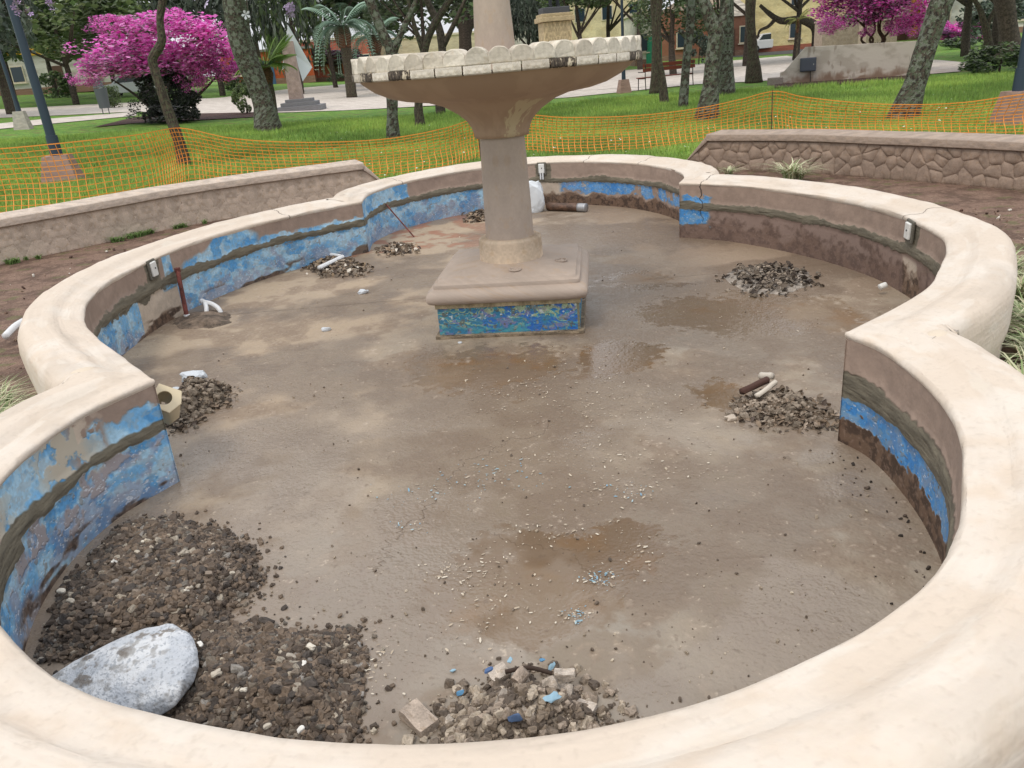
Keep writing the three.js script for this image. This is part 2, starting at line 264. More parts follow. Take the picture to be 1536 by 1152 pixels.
    if (cem > 0) { const t = fbm(s * 12, h * 70, 4), d = [CEM[0] * (.78 + .44 * t), CEM[1] * (.78 + .44 * t), CEM[2] * (.78 + .44 * t)]; mix(c, d, cem); q[0] = lerp(q[0], .35 + .6 * t + .2 * (n3 - .5), cem); q[1] = lerp(q[1], .9, cem); }
    // cracks
    if (lobe === 'right') { const x = .2 + .02 * (vn(h * 30, 3) - .5) * 2; const t = (1 - ss(.001, .004 + .022 * Math.max(0, h - .26), Math.abs(s - x))) * ss(.1, .2, h); mix(c, [44, 38, 34], t * .85); q[0] -= t * .4; const y = 2.3 + .05 * (h - .4); const t2 = (h > .38) ? 1 - ss(.002, .006, Math.abs(s - y)) : 0; mix(c, [40, 34, 30], t2 * .9); }
  };
}
const order = ['front', 'right', 'back', 'left'];
const basin = thing('fountain_basin', 'empty four lobed fountain basin with cream rim and peeling blue inner walls', 'fountain basin');
const RIMP = [[.01, .435], [.001, .448], [-.002, .458], [.002, .466], [.012, .47], [.05, .474], [.085, .475], [.105, .478], [.122, .487], [.14, .498], [.162, .503], [.24, .503], [.27, .496], [.293, .478], [.308, .45], [.315, .4], [.316, .3], [.312, .25], [.3, .24], [.3, .1], [.3, -.03]];
const RIMV = RIMP.map((p, i) => RIMP.slice(0, i + 1).reduce((s, q, j, a) => j ? s + Math.hypot(q[0] - a[j - 1][0], q[1] - a[j - 1][1]) : 0, 0)), RIML = RIMV[RIMV.length - 1];
const rimProf = (d) => { for (let i = 3; i < 17; i++) if (d <= RIMP[i][0]) { const a = RIMP[i - 1], b = RIMP[i]; return lerp(a[1], b[1], clamp((d - a[0]) / (b[0] - a[0]))); } return .3; };
const NEIGH = { front: ['left', 'right'], right: ['back', 'front'], back: ['left', 'right'], left: ['front', 'back'] };
const PLINE = Object.fromEntries(order.map((k) => [k, TR[k].pts(400)]));
const toLobe = (k, x, z) => { let m = 9e9; for (const p of PLINE[k]) { const d = (p[0] - x) ** 2 + (p[1] - z) ** 2; if (d < m) m = d; } return Math.sqrt(m); };
const CRACK = { front: [], right: [.2, 2.28], back: [1.12, 3.3, 4.0], left: [4.3] };
order.forEach((k, ki) => {
  const t = TR[k], L = t.L, nu = Math.round(L / .022);
  const W = painted(k === 'right' || k === 'back' ? 1536 : 2048, 256, .012, wallPaint(k, ki, L));
  part(basin, 'inner_wall', grid(nu, 26, (a, b) => {
    const s = a * L, h = -.02 + b * (WALLH + .02), cem = ss(bandLo(ki, s) - .006, bandLo(ki, s) + .008, h) * (1 - ss(bandUp(ki, s) - .008, bandUp(ki, s) + .006, h)), end = ss(0, .03, a) * ss(0, .03, 1 - a);
    return t.at(s, end * ((fbm(s * 3, h * 5 + ki * 4, 3) - .5) * .018 - cem * (.006 + .012 * (fbm(s * 9, h * 30, 3)))) + .006, h);
  }, (a, b) => [a, clamp((-.02 + b * (WALLH + .02)) / WALLH)]), W, { front: 'wall with blue paint and a grey mortar band, brown above', right: 'wall mostly bare brown with a dark mortar band', back: 'wall with bright blue strip below the mortar band', left: 'wall with pale blue paint and a plastered patch' }[k]);
  const RM = painted(2048, 256, .009, (u, v, c, q) => {
    const s = u * L, d = v * RIML, n = fbm(s * 3 + ki * 9, d * 3, 5), m = fbm(s * 14 + 4, d * 14 + ki, 4), f = fbm(s * 70, d * 70, 3);
    c[0] = 206; c[1] = 192; c[2] = 176; mix(c, [212, 201, 188], ss(.4, .62, n)); mix(c, [196, 172, 146], ss(.5, .82, m * .5 + n * .5) * .35); mix(c, [172, 160, 146], ss(.6, .84, f) * .2); mix(c, [166, 155, 142], ss(.58, .78, fbm(s * 2.4 + 9, d * 7, 5)) * .26); mix(c, [218, 212, 202], ss(.6, .7, fbm(s * 6 + 30, d * 18, 4)) * .3);
    q[0] = .5 + .3 * (m - .5) + .2 * (f - .5) + .3 * (fbm(s * 5 + 2, d * 60, 3) - .5); q[1] = .8;
    for (const x of CRACK[k]) { const w = x + .05 * (vn(d * 9, x * 7) - .5) + .012 * (vn(d * 60, x) - .5), t = (1 - ss(.0015, .005, Math.abs(s - w))) * (d < .42 ? 1 : 0); mix(c, [96, 84, 74], t * .85); q[0] -= t * .45; }
    if (d > .6) { mix(c, [196, 182, 166], .6); mix(c, [128, 100, 82], .6 * ss(.5, .62, fbm(s * 8, d * 8 + 40, 4)) * ss(.62, .75, d)); }
  });
  const g = grid(Math.round(L / .03), RIMP.length - 1, (a, b) => {
    const i = Math.round(b * (RIMP.length - 1)), s = a * L, p = RIMP[i], lump = (fbm(s * 2.2 + ki * 5, i * .35, 3) - .5), fine = (fbm(s * 9 + ki, i * .8 + 7, 3) - .5);
    const fade = ss(0, .04, a) * ss(0, .04, 1 - a), k2 = i < 2 ? .3 : 1;
    const o = t.at(s, p[0] + k2 * fade * (lump * .025 + fine * .012), p[1] + k2 * (i > 16 ? 0 : fade * (lump * .012 + fine * .006)) - ki * .0014);
    if (i > 3 && (a < .25 || a > .75)) { const dB = toLobe(NEIGH[k][a < .5 ? 0 : 1], o[0], o[2]); if ((dB < p[0] || i > 15) && dB < .345) o[1] = Math.max(i > 15 ? 0 : o[1] - .03, rimProf(Math.min(dB, .295)) - ki * .0014); }
    return o;
  }, (a, b) => [a, RIMV[Math.round(b * (RIMP.length - 1))] / RIML]);
  part(basin, 'rim', g, RM);
});
// mortar packed over the mitre where two lobes meet
for (const [x, z] of [[1.557, -2.746], [-1.747, -3.146]]) {
  const g = new THREE.SphereGeometry(1, 32, 18); g.scale(.05, .016, .035); g.rotateY(.6); g.translate(x, .4925, z); part(basin, 'mitre_mortar', g, std('#cfc1ae', .8));
}
// ---- basin floor: near and far slab, joined behind the pedestal
const FL_PUD = [[870, 842, 185, 72, 1], [760, 905, 160, 70, .8], [640, 545, 60, 28, .5], [740, 560, 170, 46, .8], [925, 538, 90, 34, .9], [1085, 592, 62, 34, .9], [1040, 468, 120, 30, .7], [1010, 475, 60, 16, .6], [860, 900, 110, 60, .6], [1140, 470, 150, 40, .5], [960, 420, 70, 20, .6], [1250, 480, 90, 40, .5], [900, 990, 110, 50, .35]].map(([x, y, w, h, a]) => { const p = onPlane(x, y), q = onPlane(x + w, y), r = onPlane(x, y - h), b = onPlane(x, Math.min(1150, y + h)); return [p.x, (r.z + b.z) / 2, q.x - p.x, (b.z - r.z) / 2, a]; });
function floorPaint(x0, x1, z0, z1) {
  return (u, v, c, q) => {
    const x = lerp(x0, x1, u), z = lerp(z0, z1, v), n = fbm(x * 1.1 + 4, z * 1.1, 5), m = fbm(x * 5 + 9, z * 5, 5), f = fbm(x * 30, z * 30, 4), g = fbm(x * 110, z * 110, 3);
    c[0] = 154; c[1] = 140; c[2] = 122; mix(c, [144, 135, 123], ss(.38, .66, n)); mix(c, [172, 151, 126], ss(.2, -1.2, x + (n - .5) * 2 + .3 * (z + 5)) * .7);
    mix(c, [124, 106, 88], ss(.46, .6, m) * .5); mix(c, [118, 100, 84], ss(.48, .72, f * .5 + m * .5) * .5); mix(c, [188, 174, 158], ss(.6, .78, f) * .35);
    mix(c, [140, 120, 100], .75 * ss(.3, 1.6, x + (n - .5)) * ss(-4.2, -6, z)); // silt in the far right bay
    let wet = 0; for (const p of FL_PUD) { const d = Math.hypot((x - p[0]) / p[2], (z - p[1]) / p[3]); if (d < 1.5) wet = Math.max(wet, p[4] * (1 - ss(.6, .9, d + (m - .5) * 1.1 + (f - .5) * .7))); }
    const damp = clamp(ss(.44, .6, fbm(x * 1.6 + 30, z * 1.6 + 11, 5) + .06 * ss(-1, .6, x) + .06 * ss(.9, .2, Math.hypot(x - .1, (z + 4.3) * .9))) * .7);
    mix(c, [106, 82, 58], wet * .8); mix(c, [134, 92, 48], wet * .5 * ss(.5, .7, m)); mix(c, [112, 97, 83], damp * .85);
    const sil = ss(.5, .62, fbm(x * 2.6 + 77, z * 2.6 + 5, 4)) * ss(-4.4, -2.5, z); mix(c, [146, 134, 122], sil * .5);
    mix(c, [206, 192, 172], ss(.71, .77, g * .5 + f * .5) * .45 * (1 - wet)); mix(c, [92, 78, 66], ss(.72, .84, fbm(x * 45 + 8, z * 45, 4)) * .3);
    // hairline cracks
    for (const [ax, az, bx, bz] of FCR) { const dx = bx - ax, dz = bz - az, L = Math.hypot(dx, dz), t = ((x - ax) * dx + (z - az) * dz) / L / L; if (t > 0 && t < 1) { const d = ((x - ax) * dz - (z - az) * dx) / L + (fbm(t * 9, ax, 4) - .5) * .16; const k = 1 - ss(.0015, .004, Math.abs(d)); mix(c, [96, 80, 64], k * .6); q[0] -= k * .3; } }
    if (z < -7.2) mix(c, [160, 96, 70], .5 * ss(.5, .62, m) * ss(.2, -.6, x)); 
    q[0] += (f - .5) * .5 + (g - .5) * .4 + (m - .5) * .3; q[0] = lerp(q[0], .5, wet * .8); q[1] = clamp(.64 + .3 * (f - .5) - wet * .42 - damp * .36 - .18 * sil, .16, 1);
  };
}
const FCR = [[600, 800, 700, 690], [600, 800, 560, 860], [700, 690, 830, 640], [740, 800, 950, 870]].map(([a, b, c, d]) => { const p = onPlane(a, b), q = onPlane(c, d); return [p.x, p.z, q.x, q.z]; });
{
  const out = []; const add = (k, rev, n = 60) => { const l = TR[k].pts(n); for (let i = 0; i <= n; i++) { const s = (rev ? n - i : i) / n * TR[k].L; const p = TR[k].at(s, .03); out.push([p[0], p[2]]); } };
  add('front', false); add('right', true); add('back', true); add('left', true);
  const ZJ = -5.62, clip = (keep) => { const r = []; for (let i = 0; i < out.length; i++) { const A = out[i], B = out[(i + 1) % out.length], a = keep(A[1]), b = keep(B[1]); if (a) r.push(A); if (a !== b) { const t = (ZJ - A[1]) / (B[1] - A[1]); r.push([lerp(A[0], B[0], t), ZJ]); } } return r; };
  const mk = (name, pts, x0, x1, z0, z1, res) => { const m = sheet(name, pts, 0, painted(res[0], res[1], .006, floorPaint(x0, x1, z0, z1))); const p = m.geometry.attributes.position, uv = m.geometry.attributes.uv; for (let i = 0; i < p.count; i++) uv.setXY(i, (p.getX(i) - x0) / (x1 - x0), (p.getZ(i) - z0) / (z1 - z0)); return m; };
  mk('basin_floor', clip((z) => z > ZJ), -2.6, 2.6, -5.65, -.95, [2048, 2048]);
  const far = clip((z) => z < ZJ - 1e-9).map(([x, z]) => [x, z === ZJ ? ZJ - .004 : z]);
  mk('basin_floor', far, -2.6, 2.6, -9.2, -5.6, [1024, 1024]);
  const j = sheet('soil', [[-2.4, ZJ - .03], [2.45, ZJ - .03], [2.45, ZJ + .02], [-2.4, ZJ + .02]], -.006, std('#b9a894')); j.name = 'floor_joint';
}
// ---------------------------------------------------------------- pedestal with its bowl
const PED = thing('fountain_pedestal', 'brown fountain column on a square plinth carrying a wide scalloped bowl', 'fountain', [.065, 0, -5.05], -.128);
{
  const PMAT = mottled('#b0a194', { amp: .05, scale: 3, bump: .0012, rough: .7 });
  const CREAM = mottled('#c3b19b', { amp: .1, scale: 7, bump: .003, rough: .8 });
  const uvBox = (g, s = 1) => { const p = g.attributes.position, n = g.attributes.normal, u = g.attributes.uv; for (let i = 0; i < p.count; i++) { const nx = Math.abs(n.getX(i)), ny = Math.abs(n.getY(i)); nx > .6 ? u.setXY(i, p.getZ(i) / s, p.getY(i) / s) : ny > .6 ? u.setXY(i, p.getX(i) / s, p.getZ(i) / s) : u.setXY(i, p.getX(i) / s, p.getY(i) / s); } return g; };
  const TILE = painted(1024, 256, .006, (u, v, c, q) => {
    const x = u * .85, y = v * .2, n = fbm(x * 12, y * 12, 4), w = fbm(x * 26 + 3 * Math.sin(y * 40 + n * 6), y * 34, 4), f = fbm(x * 90, y * 90, 3);
    c[0] = 30; c[1] = 112; c[2] = 158; mix(c, [18, 92, 190], ss(.5, .62, n + (u - .5) * .5)); mix(c, [60, 158, 168], ss(.5, .6, w) * .8); mix(c, [168, 186, 140], ss(.62, .66, w) * win(v, .35, .95, .1)); mix(c, [120, 110, 170], ss(.64, .7, fbm(x * 22 + 50, y * 40, 4)) * .8); mix(c, [222, 226, 226], ss(.68, .72, fbm(x * 70, y * 70 + 30, 3)) * win(v, .5, 1.1, .1) * .9);
    mix(c, [84, 78, 68], ss(.66, .72, fbm(x * 60 + 11, y * 60, 4)) * .8); mix(c, [150, 146, 132], ss(.64, .7, fbm(x * 45 + 80, y * 45, 4)) * .7); mix(c, [104, 122, 126], .2 + .2 * ss(.4, .6, f)); if (v > .96 || u > .985) mix(c, [120, 112, 88], .9); q[0] = .5 + (f - .5) * .5 + (w - .5) * .4; q[1] = .62;
  });
  const plug = [box(.85, .21, .85, 0, .105, 0)]; part(PED, 'plinth', merge(plug), TILE, 'plinth painted in flaking blue and teal swirls');
  part(PED, 'plinth_foot', uvBox(box(.9, .022, .9, 0, .009, 0, .006)), mottled('#80725f', { amp: .3, scale: 12 }));
  part(PED, 'plinth_neck', uvBox(box(.872, .03, .872, 0, .2, 0, .004)), mottled('#a39679', { amp: .25, scale: 12 }));
  // torus moulding and stepped slab: square rings
  const sq = (prof) => { const P = [], uv = [], ix = []; const m = prof.length, per = []; for (let k = 0; k < 4; k++) for (let i = 0; i < 12; i++) { const t = i / 12 * 2 - 1; per.push(k === 0 ? [t, 1] : k === 1 ? [1, -t] : k === 2 ? [-t, -1] : [-1, t]); } const N = per.length;
    prof.forEach(([r, y], j) => { for (let i = 0; i <= N; i++) { const [a, b] = per[i % N]; let cr = 1; const cx = Math.abs(a) > .999 && Math.abs(b) > .999 ? .985 : 1; P.push(a * r * cx, y, b * r * cx); uv.push(a * r * .9 + y * 2, b * r * .9 + y); } });
    for (let j = 0; j < m - 1; j++) for (let i = 0; i < N; i++) { const k = j * (N + 1) + i; ix.push(k, k + 1, k + N + 2, k, k + N + 2, k + N + 1); } const g = geom(P, ix, uv); return g; };
  part(PED, 'moulding', sq([[.43, .214], [.455, .216], [.472, .226], [.482, .245], [.482, .268], [.472, .288], [.455, .3], [.437, .306]]), PMAT);
  part(PED, 'slab', sq([[.437, .305], [.438, .328], [.432, .334], [.416, .336], [.414, .35], [.408, .354], [.2, .382], [.01, .386]]), PMAT);
  for (const [x, z] of [[.05, .3], [.32, .12]]) { const r = new THREE.TorusGeometry(.034, .006, 6, 20); r.rotateX(Math.PI / 2); r.translate(x, .367 + .02 * (1 - Math.max(Math.abs(x), Math.abs(z)) / .4), z); part(PED, 'light_ring', merge([r, cyl(.02, .02, .006, x, .362 + .02 * (1 - Math.max(Math.abs(x), Math.abs(z)) / .4), z)]), PMAT); }
  const lathe = (pr, n = 72) => new THREE.LatheGeometry(pr.map(([r, y]) => new THREE.Vector2(r, y)), n);
  const uvL = (g) => { const p = g.attributes.position, u = g.attributes.uv; for (let i = 0; i < p.count; i++) u.setXY(i, u.getX(i) * 1, p.getY(i) * .9 + Math.hypot(p.getX(i), p.getZ(i)) * .8); return g; };
  part(PED, 'collar', uvL(lathe([[.2, .36], [.197, .5], [.193, .512], [.18, .518], [.14, .518]])), CREAM);
  part(PED, 'column', uvL(lathe([[.15, .5], [.146, .7], [.14, .95], [.134, 1.13]])), PMAT);
  const BSU = .04; const STAIN = [178, 160, 130];
  const bowlTex = painted(1024, 512, .002, (u, v, c, q) => {
    const n = fbm(Math.abs(u - .5) * 40, v * 6, 4), m = fbm(u * 60, v * 14, 4); c[0] = 168; c[1] = 144; c[2] = 121; mix(c, [152, 129, 107], ss(.4, .7, n) * .5);
    const du = u > .5 ? u - 1 : u, w = fbm(u * 90 + 7, v * 16, 5), st = ss(.5, .56, w * .55 + .45 * (1 - Math.abs(du - .075 - .12 * (v - .25) * (v > .25 ? 1 : 0)) / .07) * win(v, .06, .55, .08)); mix(c, [190, 176, 144], st * .85); q[0] = .5 + .4 * (m - .5); q[1] = .75;
  }, R);
  const bp = [[.13, 1.115], [.163, 1.118], [.166, 1.144], [.178, 1.18], [.2, 1.216], [.25, 1.261], [.335, 1.312], [.42, 1.34], [.55, 1.358], [.635, 1.38], [.72, 1.42], [.775, 1.462], [.8, 1.483]];
  const bg = lathe([...bp], 96); part(PED, 'bowl', bg, bowlTex, 'shallow bowl with pale mineral stain under it');
  part(PED, 'bowl_inside', uvL(lathe([[.8, 1.5], [.74, 1.47], [.6, 1.42], [.3, 1.38], [.12, 1.37]])), CREAM);
  // rim band: short cast blocks, above them round ended scallops
  const STONE = [0, 1, 2].map((i) => mottled(['#cfc7b8', '#c4bbac', '#d6cec0'][i], { amp: .13, scale: 4, size: 256, bump: .004, rough: .85, seed: i * 13 }));
  const STAINED = [0, 1].map((e) => painted(256, 128, .006, (u, v, c, q) => { const n = fbm(u * 5 + e * 9, v * 2.2, 5), f = fbm(u * 22, v * 12, 3); c[0] = 196; c[1] = 184; c[2] = 162; const k = ss(.45, .56, n + .1 * (v - .4) + .25 * (f - .5)); mix(c, [70, 60, 50], k * .9); mix(c, [40, 34, 30], k * ss(.5, .7, f) * .7); q[0] = f; q[1] = .9; }));
  const band = merge([]  .concat((() => { const P = []; return [grid(5, 4, (a, b) => { const an = (a - .5) * (Math.PI * 2 / 36 - .008); const pr = [[.77, 1.484], [.826, 1.482], [.834, 1.49], [.834, 1.526], [.77, 1.532]][Math.round(b * 4)]; return [Math.sin(an) * pr[0], pr[1], Math.cos(an) * pr[0]]; })]; })()));
  const r = rng(5);
  for (let i = 0; i < 36; i++) { const m = part(PED, 'rim_block', band, r() < .3 ? STAINED[Math.floor(r() * 2)] : STONE[Math.floor(r() * 3)]); m.rotation.y = i / 36 * Math.PI * 2; m.scale.y = 1; m.position.y = (r() - .5) * .003; }
  const sh = new THREE.Shape(); sh.moveTo(-.053, 0); sh.lineTo(.053, 0); sh.lineTo(.053, .022); for (let a = 0; a <= 12; a++) { const t = a / 12 * Math.PI; sh.lineTo(.053 * Math.cos(t), .022 + .05 * Math.sin(t)); } sh.lineTo(-.053, 0);
  const sg = new THREE.ExtrudeGeometry(sh, { depth: .12, bevelEnabled: true, bevelThickness: .006, bevelSize: .005, bevelSegments: 2, curveSegments: 6 }); sg.translate(0, 1.531, .7); uvBox(sg, .9);
  const SGV = [0, 1, 2, 3].map((e) => { const g = sg.clone(), u = g.attributes.uv, p = g.attributes.position; for (let i = 0; i < u.count; i++) { u.setXY(i, u.getX(i) + .27 * e, u.getY(i) + .31 * e); const n = (fbm(p.getX(i) * 26 + e * 7, p.getY(i) * 26 + e * 3, 3) - .5) * .012; p.setZ(i, p.getZ(i) + n * (p.getZ(i) > .8 ? 1.2 : 0)); if (p.getY(i) > 1.56) { p.setY(i, p.getY(i) + n * .9); p.setX(i, p.getX(i) * (1 + n * 5)); } } g.computeVertexNormals(); return g; });
  for (let i = 0; i < 46; i++) { const m = part(PED, 'scallop', SGV[Math.floor(r() * 4)], STONE[Math.floor(r() * 3)]); m.rotation.y = i / 46 * Math.PI * 2; m.position.y = (r() - .5) * .006; const s = .96 + r() * .06; m.scale.set(1, s, .99 + r() * .015); m.position.y += 1.531 * (1 - s); }
  part(PED, 'upper_column', uvL(lathe([[.13, 1.37], [.121, 1.5], [.112, 1.7], [.1, 1.9], [.092, 2.25], [.16, 2.36], [.34, 2.45], [.35, 2.5], [.3, 2.5], [.08, 2.42], [.01, 2.42]])), PMAT);
}


// ---------------------------------------------------------------- things on the basin wall
const WHITE = std('#dcdcd8', .45), PVC = std('#d6d8da', .4), DARKM = mottled('#6a665c', { amp: .25, scale: 10, size: 256 });
function junction(lobe, s, label, conduits, tilt) {
  const p = TR[lobe].at(s, -.008, .4), q = TR[lobe].at(s, -.5, .4);
  const g = thing('electrical_box', label, 'electrical box', [p[0], .335, p[2]], Math.atan2(q[0] - p[0], q[2] - p[2]), 'white junction boxes set in the basin wall');
  part(g, 'cover', box(.064, .1, .018, 0, .065, .012, .007), WHITE); part(g, 'screw', (() => { const c = new THREE.CylinderGeometry(.006, .006, .004, 10); c.rotateX(Math.PI / 2); c.translate(.004, .07, .022); return c; })(), std('#55565a', .4, { metalness: .6 }));
  part(g, 'mortar_surround', box(.1, .135, .016, 0, .062, -.002, .006), DARKM);
  if (conduits) for (const x of [-.014, .012]) part(g, 'conduit', cyl(.009, .009, .07, x, -.05, .012, 8), PVC);
  g.rotation.z = tilt; return g;
}
junction('left', 2.735, 'white electrical box set in mortar beside the rusty red standpipe', false, .02);
junction('back', 2.8, 'white electrical box with two short conduits on the wall behind the column', true, 0);
junction('right', 2.395, 'white electrical box on the bare brown wall above the pale plaster patch', false, -.06);
const RUST = mottled('#6b3a34', { amp: .35, scale: 9, size: 256, sp: [92, 44, 36] });
{
  const a = onPlane(281, 478), b = atZ(266, 404, a.z - .12), g = thing('rusty_pipe', 'thin rusty red standpipe rising out of a hole by the blue wall', 'pipe', [a.x, 0, a.z]);
  const T = V3(b.x - a.x, b.y, b.z - a.z); part(g, 'tube', limb([V3(0, -.01, 0), T.clone().multiplyScalar(.5), T], [.016, .016, .016], 10), RUST);
  const f = cyl(.021, .021, .03, 0, 0, 0, 10); f.translate(T.x, T.y - .02, T.z); part(g, 'coupling', f, RUST); part(g, 'socket', cyl(.024, .022, .03, .002, 0, 0, 12), PVC);
}
const floorXZ = (x, y) => { const p = onPlane(x, y); return [p.x, p.z]; };
{
  const [x, z] = floorXZ(310, 465), g = thing('pvc_pipe', 'two white bent plastic pipe ends sticking out of a hole by the standpipe', 'pipe', [x, 0, z]);
  part(g, 'pipe', limb([[-.02, .06, -.02], [.05, .05, .02], [.12, .02, .08], [.14, -.03, .1]], [.017], 10), PVC); part(g, 'pipe', limb([[.0, .055, 0], [.03, .03, .08], [.03, -.02, .12]], [.016], 10), PVC);
  part(g, 'collar', limb([[-.035, .064, -.03], [-.015, .06, -.015]], [.02], 10), PVC);
}
const holeAt = [floorXZ(305, 473)];
{ const a = onPlane(621, 356), b = TR.back.at(.78, -.01, .3); solo('steel_rod', limb([V3(a.x, .006, a.z), V3(b[0], b[1], b[2])], [.007], 8), RUST, 'thin rusty steel rod leaning against the blue back wall', 'rod'); }
{ const a = onPlane(822, 316), b = onPlane(880, 318), g = thing('steel_tube', 'short brown metal tube lying on the floor behind the column', 'pipe', [a.x, .045, a.z]); const d = V3(b.x - a.x, 0, b.z - a.z);
  part(g, 'tube', limb([V3(0, 0, 0), d.clone().multiplyScalar(.8)], [.042], 14), mottled('#5b4334', { amp: .3, size: 256, rough: .5 })); part(g, 'bright_end', limb([d.clone().multiplyScalar(.79), d], [.044], 14), std('#a7a8aa', .4, { metalness: .5 })); }
{ const g = rock(31, .12, .19, .09, 3, .5), [x, z] = floorXZ(801, 318); solo('plastic_bag', g, std('#d9dfe4', .35), 'crumpled white plastic bag standing beside the brown tube', 'bag', [x, .15, z]); }
{ // cut plastic jug lying against the left cusp, its round opening upwards
  const P = atZ(251, 592, -3.2), g = thing('plastic_jug', 'cream plastic jug with a round opening propped against the rim corner', 'jug', [P.x - .015, P.y - .02, P.z], .35);
  const m = std('#cbbd9f', .5, { side: THREE.DoubleSide }), sh = new THREE.Shape([[-.07, -.06], [.05, -.07], [.085, .0], [.06, .07], [-.06, .075]].map((p) => new THREE.Vector2(...p))), ho = new THREE.Path(); ho.absellipse(-.005, .003, .044, .046, 0, Math.PI * 2, false, 0); sh.holes.push(ho);
  const e = new THREE.ExtrudeGeometry(sh, { depth: .006, bevelEnabled: true, bevelSize: .004, bevelThickness: .003, bevelSegments: 2, curveSegments: 18 }); part(g, 'front_panel', e, m);
  const q = [[-.07, -.06], [.05, -.07], [.085, 0], [.06, .07], [-.06, .075], [-.07, -.06]]; part(g, 'shell', grid(10, 2, (a, b) => { const k = a * 5, i = Math.min(4, Math.floor(k)), t = k - i, s = 1 - .15 * b; return [lerp(q[i][0], q[i + 1][0], t) * s, lerp(q[i][1], q[i + 1][1], t) * s, -.17 * b]; }), m);
  g.rotation.x = -.9; g.rotation.z = -.25; g.scale.setScalar(.78);
}
// ---------------------------------------------------------------- gravel, sack, rubble, litter
const rockG = [rock(3, 1, .55, .75, 1, .5, .5), rock(8, 1, .5, .7, 1, .5, .55), rock(12, .9, .62, .8, 1, .6, .5)];
function inPoly(x, z, P) { let c = false; for (let i = 0, j = P.length - 1; i < P.length; j = i++) if ((P[i][1] > z) !== (P[j][1] > z) && x < (P[j][0] - P[i][0]) * (z - P[i][1]) / (P[j][1] - P[i][1]) + P[i][0]) c = !c; return c; }
function edgeD(x, z, P) { let m = 9; for (let i = 0, j = P.length - 1; i < P.length; j = i++) { const ax = P[j][0], az = P[j][1], dx = P[i][0] - ax, dz = P[i][1] - az, t = clamp(((x - ax) * dx + (z - az) * dz) / (dx * dx + dz * dz + 1e-9)); m = Math.min(m, Math.hypot(x - ax - t * dx, z - az - t * dz)); } return m; }
const STONEM = mottled('#ffffff', { amp: .18, size: 256, scale: 5, bump: .001, rough: .8 });
function scatter(name, label, category, geo, mat, list) {
  const m = new THREE.InstancedMesh(geo, mat, list.length); m.name = numbered(name); m.userData = { label, category, kind: 'stuff' }; m.castShadow = m.receiveShadow = true;
  const o = new THREE.Object3D(), c = new THREE.Color(); list.forEach((q, i) => { o.position.set(q.x, q.y, q.z); o.rotation.set(q.a ?? 0, q.b ?? 0, q.c ?? 0); o.scale.set(q.sx ?? q.s, q.sy ?? q.s, q.sz ?? q.s); o.updateMatrix(); m.setMatrixAt(i, o.matrix); if (q.col) m.setColorAt(i, c.set(q.col)); });
  scene.add(m); return m;
}
const MUD = mottled('#5a5046', { amp: .3, scale: 12, bump: .006 });
function mound(P, H, seed, res = .03) {                        // low heap over an outline
  const xs = P.map((p) => p[0]), zs = P.map((p) => p[1]), x0 = Math.min(...xs) - .03, x1 = Math.max(...xs) + .03, z0 = Math.min(...zs) - .03, z1 = Math.max(...zs) + .03;
  const f = (x0_, z0_, x = x0_ + .09 * (fbm(x0_ * 7, z0_ * 7, 3) - .5), z = z0_ + .09 * (fbm(x0_ * 7 + 9, z0_ * 7, 3) - .5)) => inPoly(x, z, P) ? H * ss(0, .16, edgeD(x, z, P)) * (.7 + .6 * fbm(x * 7 + seed, z * 7, 4)) : -.006;
  return [grid(Math.ceil((x1 - x0) / res), Math.ceil((z1 - z0) / res), (a, b) => { const x = lerp(x0, x1, a), z = lerp(z1, z0, b); return [x, f(x, z), z]; }, (a, b) => [a * (x1 - x0), b * (z1 - z0)]), f, [x0, x1, z0, z1]];
}
const fl = (l) => l.map(([x, y]) => floorXZ(x, y));
const clampFront = (x, z) => { const d = toLobe('front', x, z); return d > .03; };
{ const [g] = mound(fl([[258, 482], [285, 470], [320, 464], [348, 472], [345, 486], [310, 494], [270, 494]]), .035, 77, .015); solo('mud_patch', g, mottled('#6b5d50', { amp: .36, scale: 12, bump: .01 }), 'dug up mud round the standpipe and the white pipe ends', 'mud'); }
function gravelHeap(P, H, label, seed, n) {
  const [g, f, B] = mound(P, H, seed, .02), r = rng(seed), L = [];
  const m = solo('gravel_bed', g, MUD, label.replace('heap', 'silt under the heap'), 'silt'); m.userData.kind = 'stuff';
  for (let i = 0; i < n * 4 && L.length < n; i++) {
    let x = lerp(B[0] - .16, B[1] + .16, r()), z = lerp(B[2] - .16, B[3] + .16, r()); const ins = inPoly(x + .1 * (fbm(x * 6, z * 6, 3) - .5), z + .1 * (fbm(x * 6 + 9, z * 6, 3) - .5), P); const ed = edgeD(x, z, P); if (!ins && !(r() < .22 * Math.exp(-ed / .028))) continue; if (!inBasin(x, z, .03)) continue;
    const s = (.0045 + .0105 * Math.pow(r(), 1.6)) * (r() < .04 ? 1.4 : 1) * (ins ? 1 : .7), k = r(); const y = Math.max(0, f(x, z)) + s * (.25 + .5 * r());
    const col = k < .05 ? ['#a39a8c', '#b5aa99', '#8f8a84'][Math.floor(r() * 3)] : k < .16 ? ['#766c60', '#82766a', '#6c665e'][Math.floor(r() * 3)] : ['#66594d', '#52473e', '#706153', '#5e5248', '#7a6a5b', '#4a433e'][Math.floor(r() * 6)];
    L.push({ x, y, z, a: (r() - .5) * 1.6, b: r() * 6.3, c: (r() - .5) * 1.6, sx: s, sy: s * (.7 + .4 * r()), sz: s, col });
  }
  for (let v = 0; v < 1; v++) scatter('gravel_heap', label, 'gravel', rockG[0], STONEM, L.filter((_, i) => i % 2 === 0)), scatter('gravel_heap', label, 'gravel', rockG[2], STONEM, L.filter((_, i) => i % 2 === 1));
}
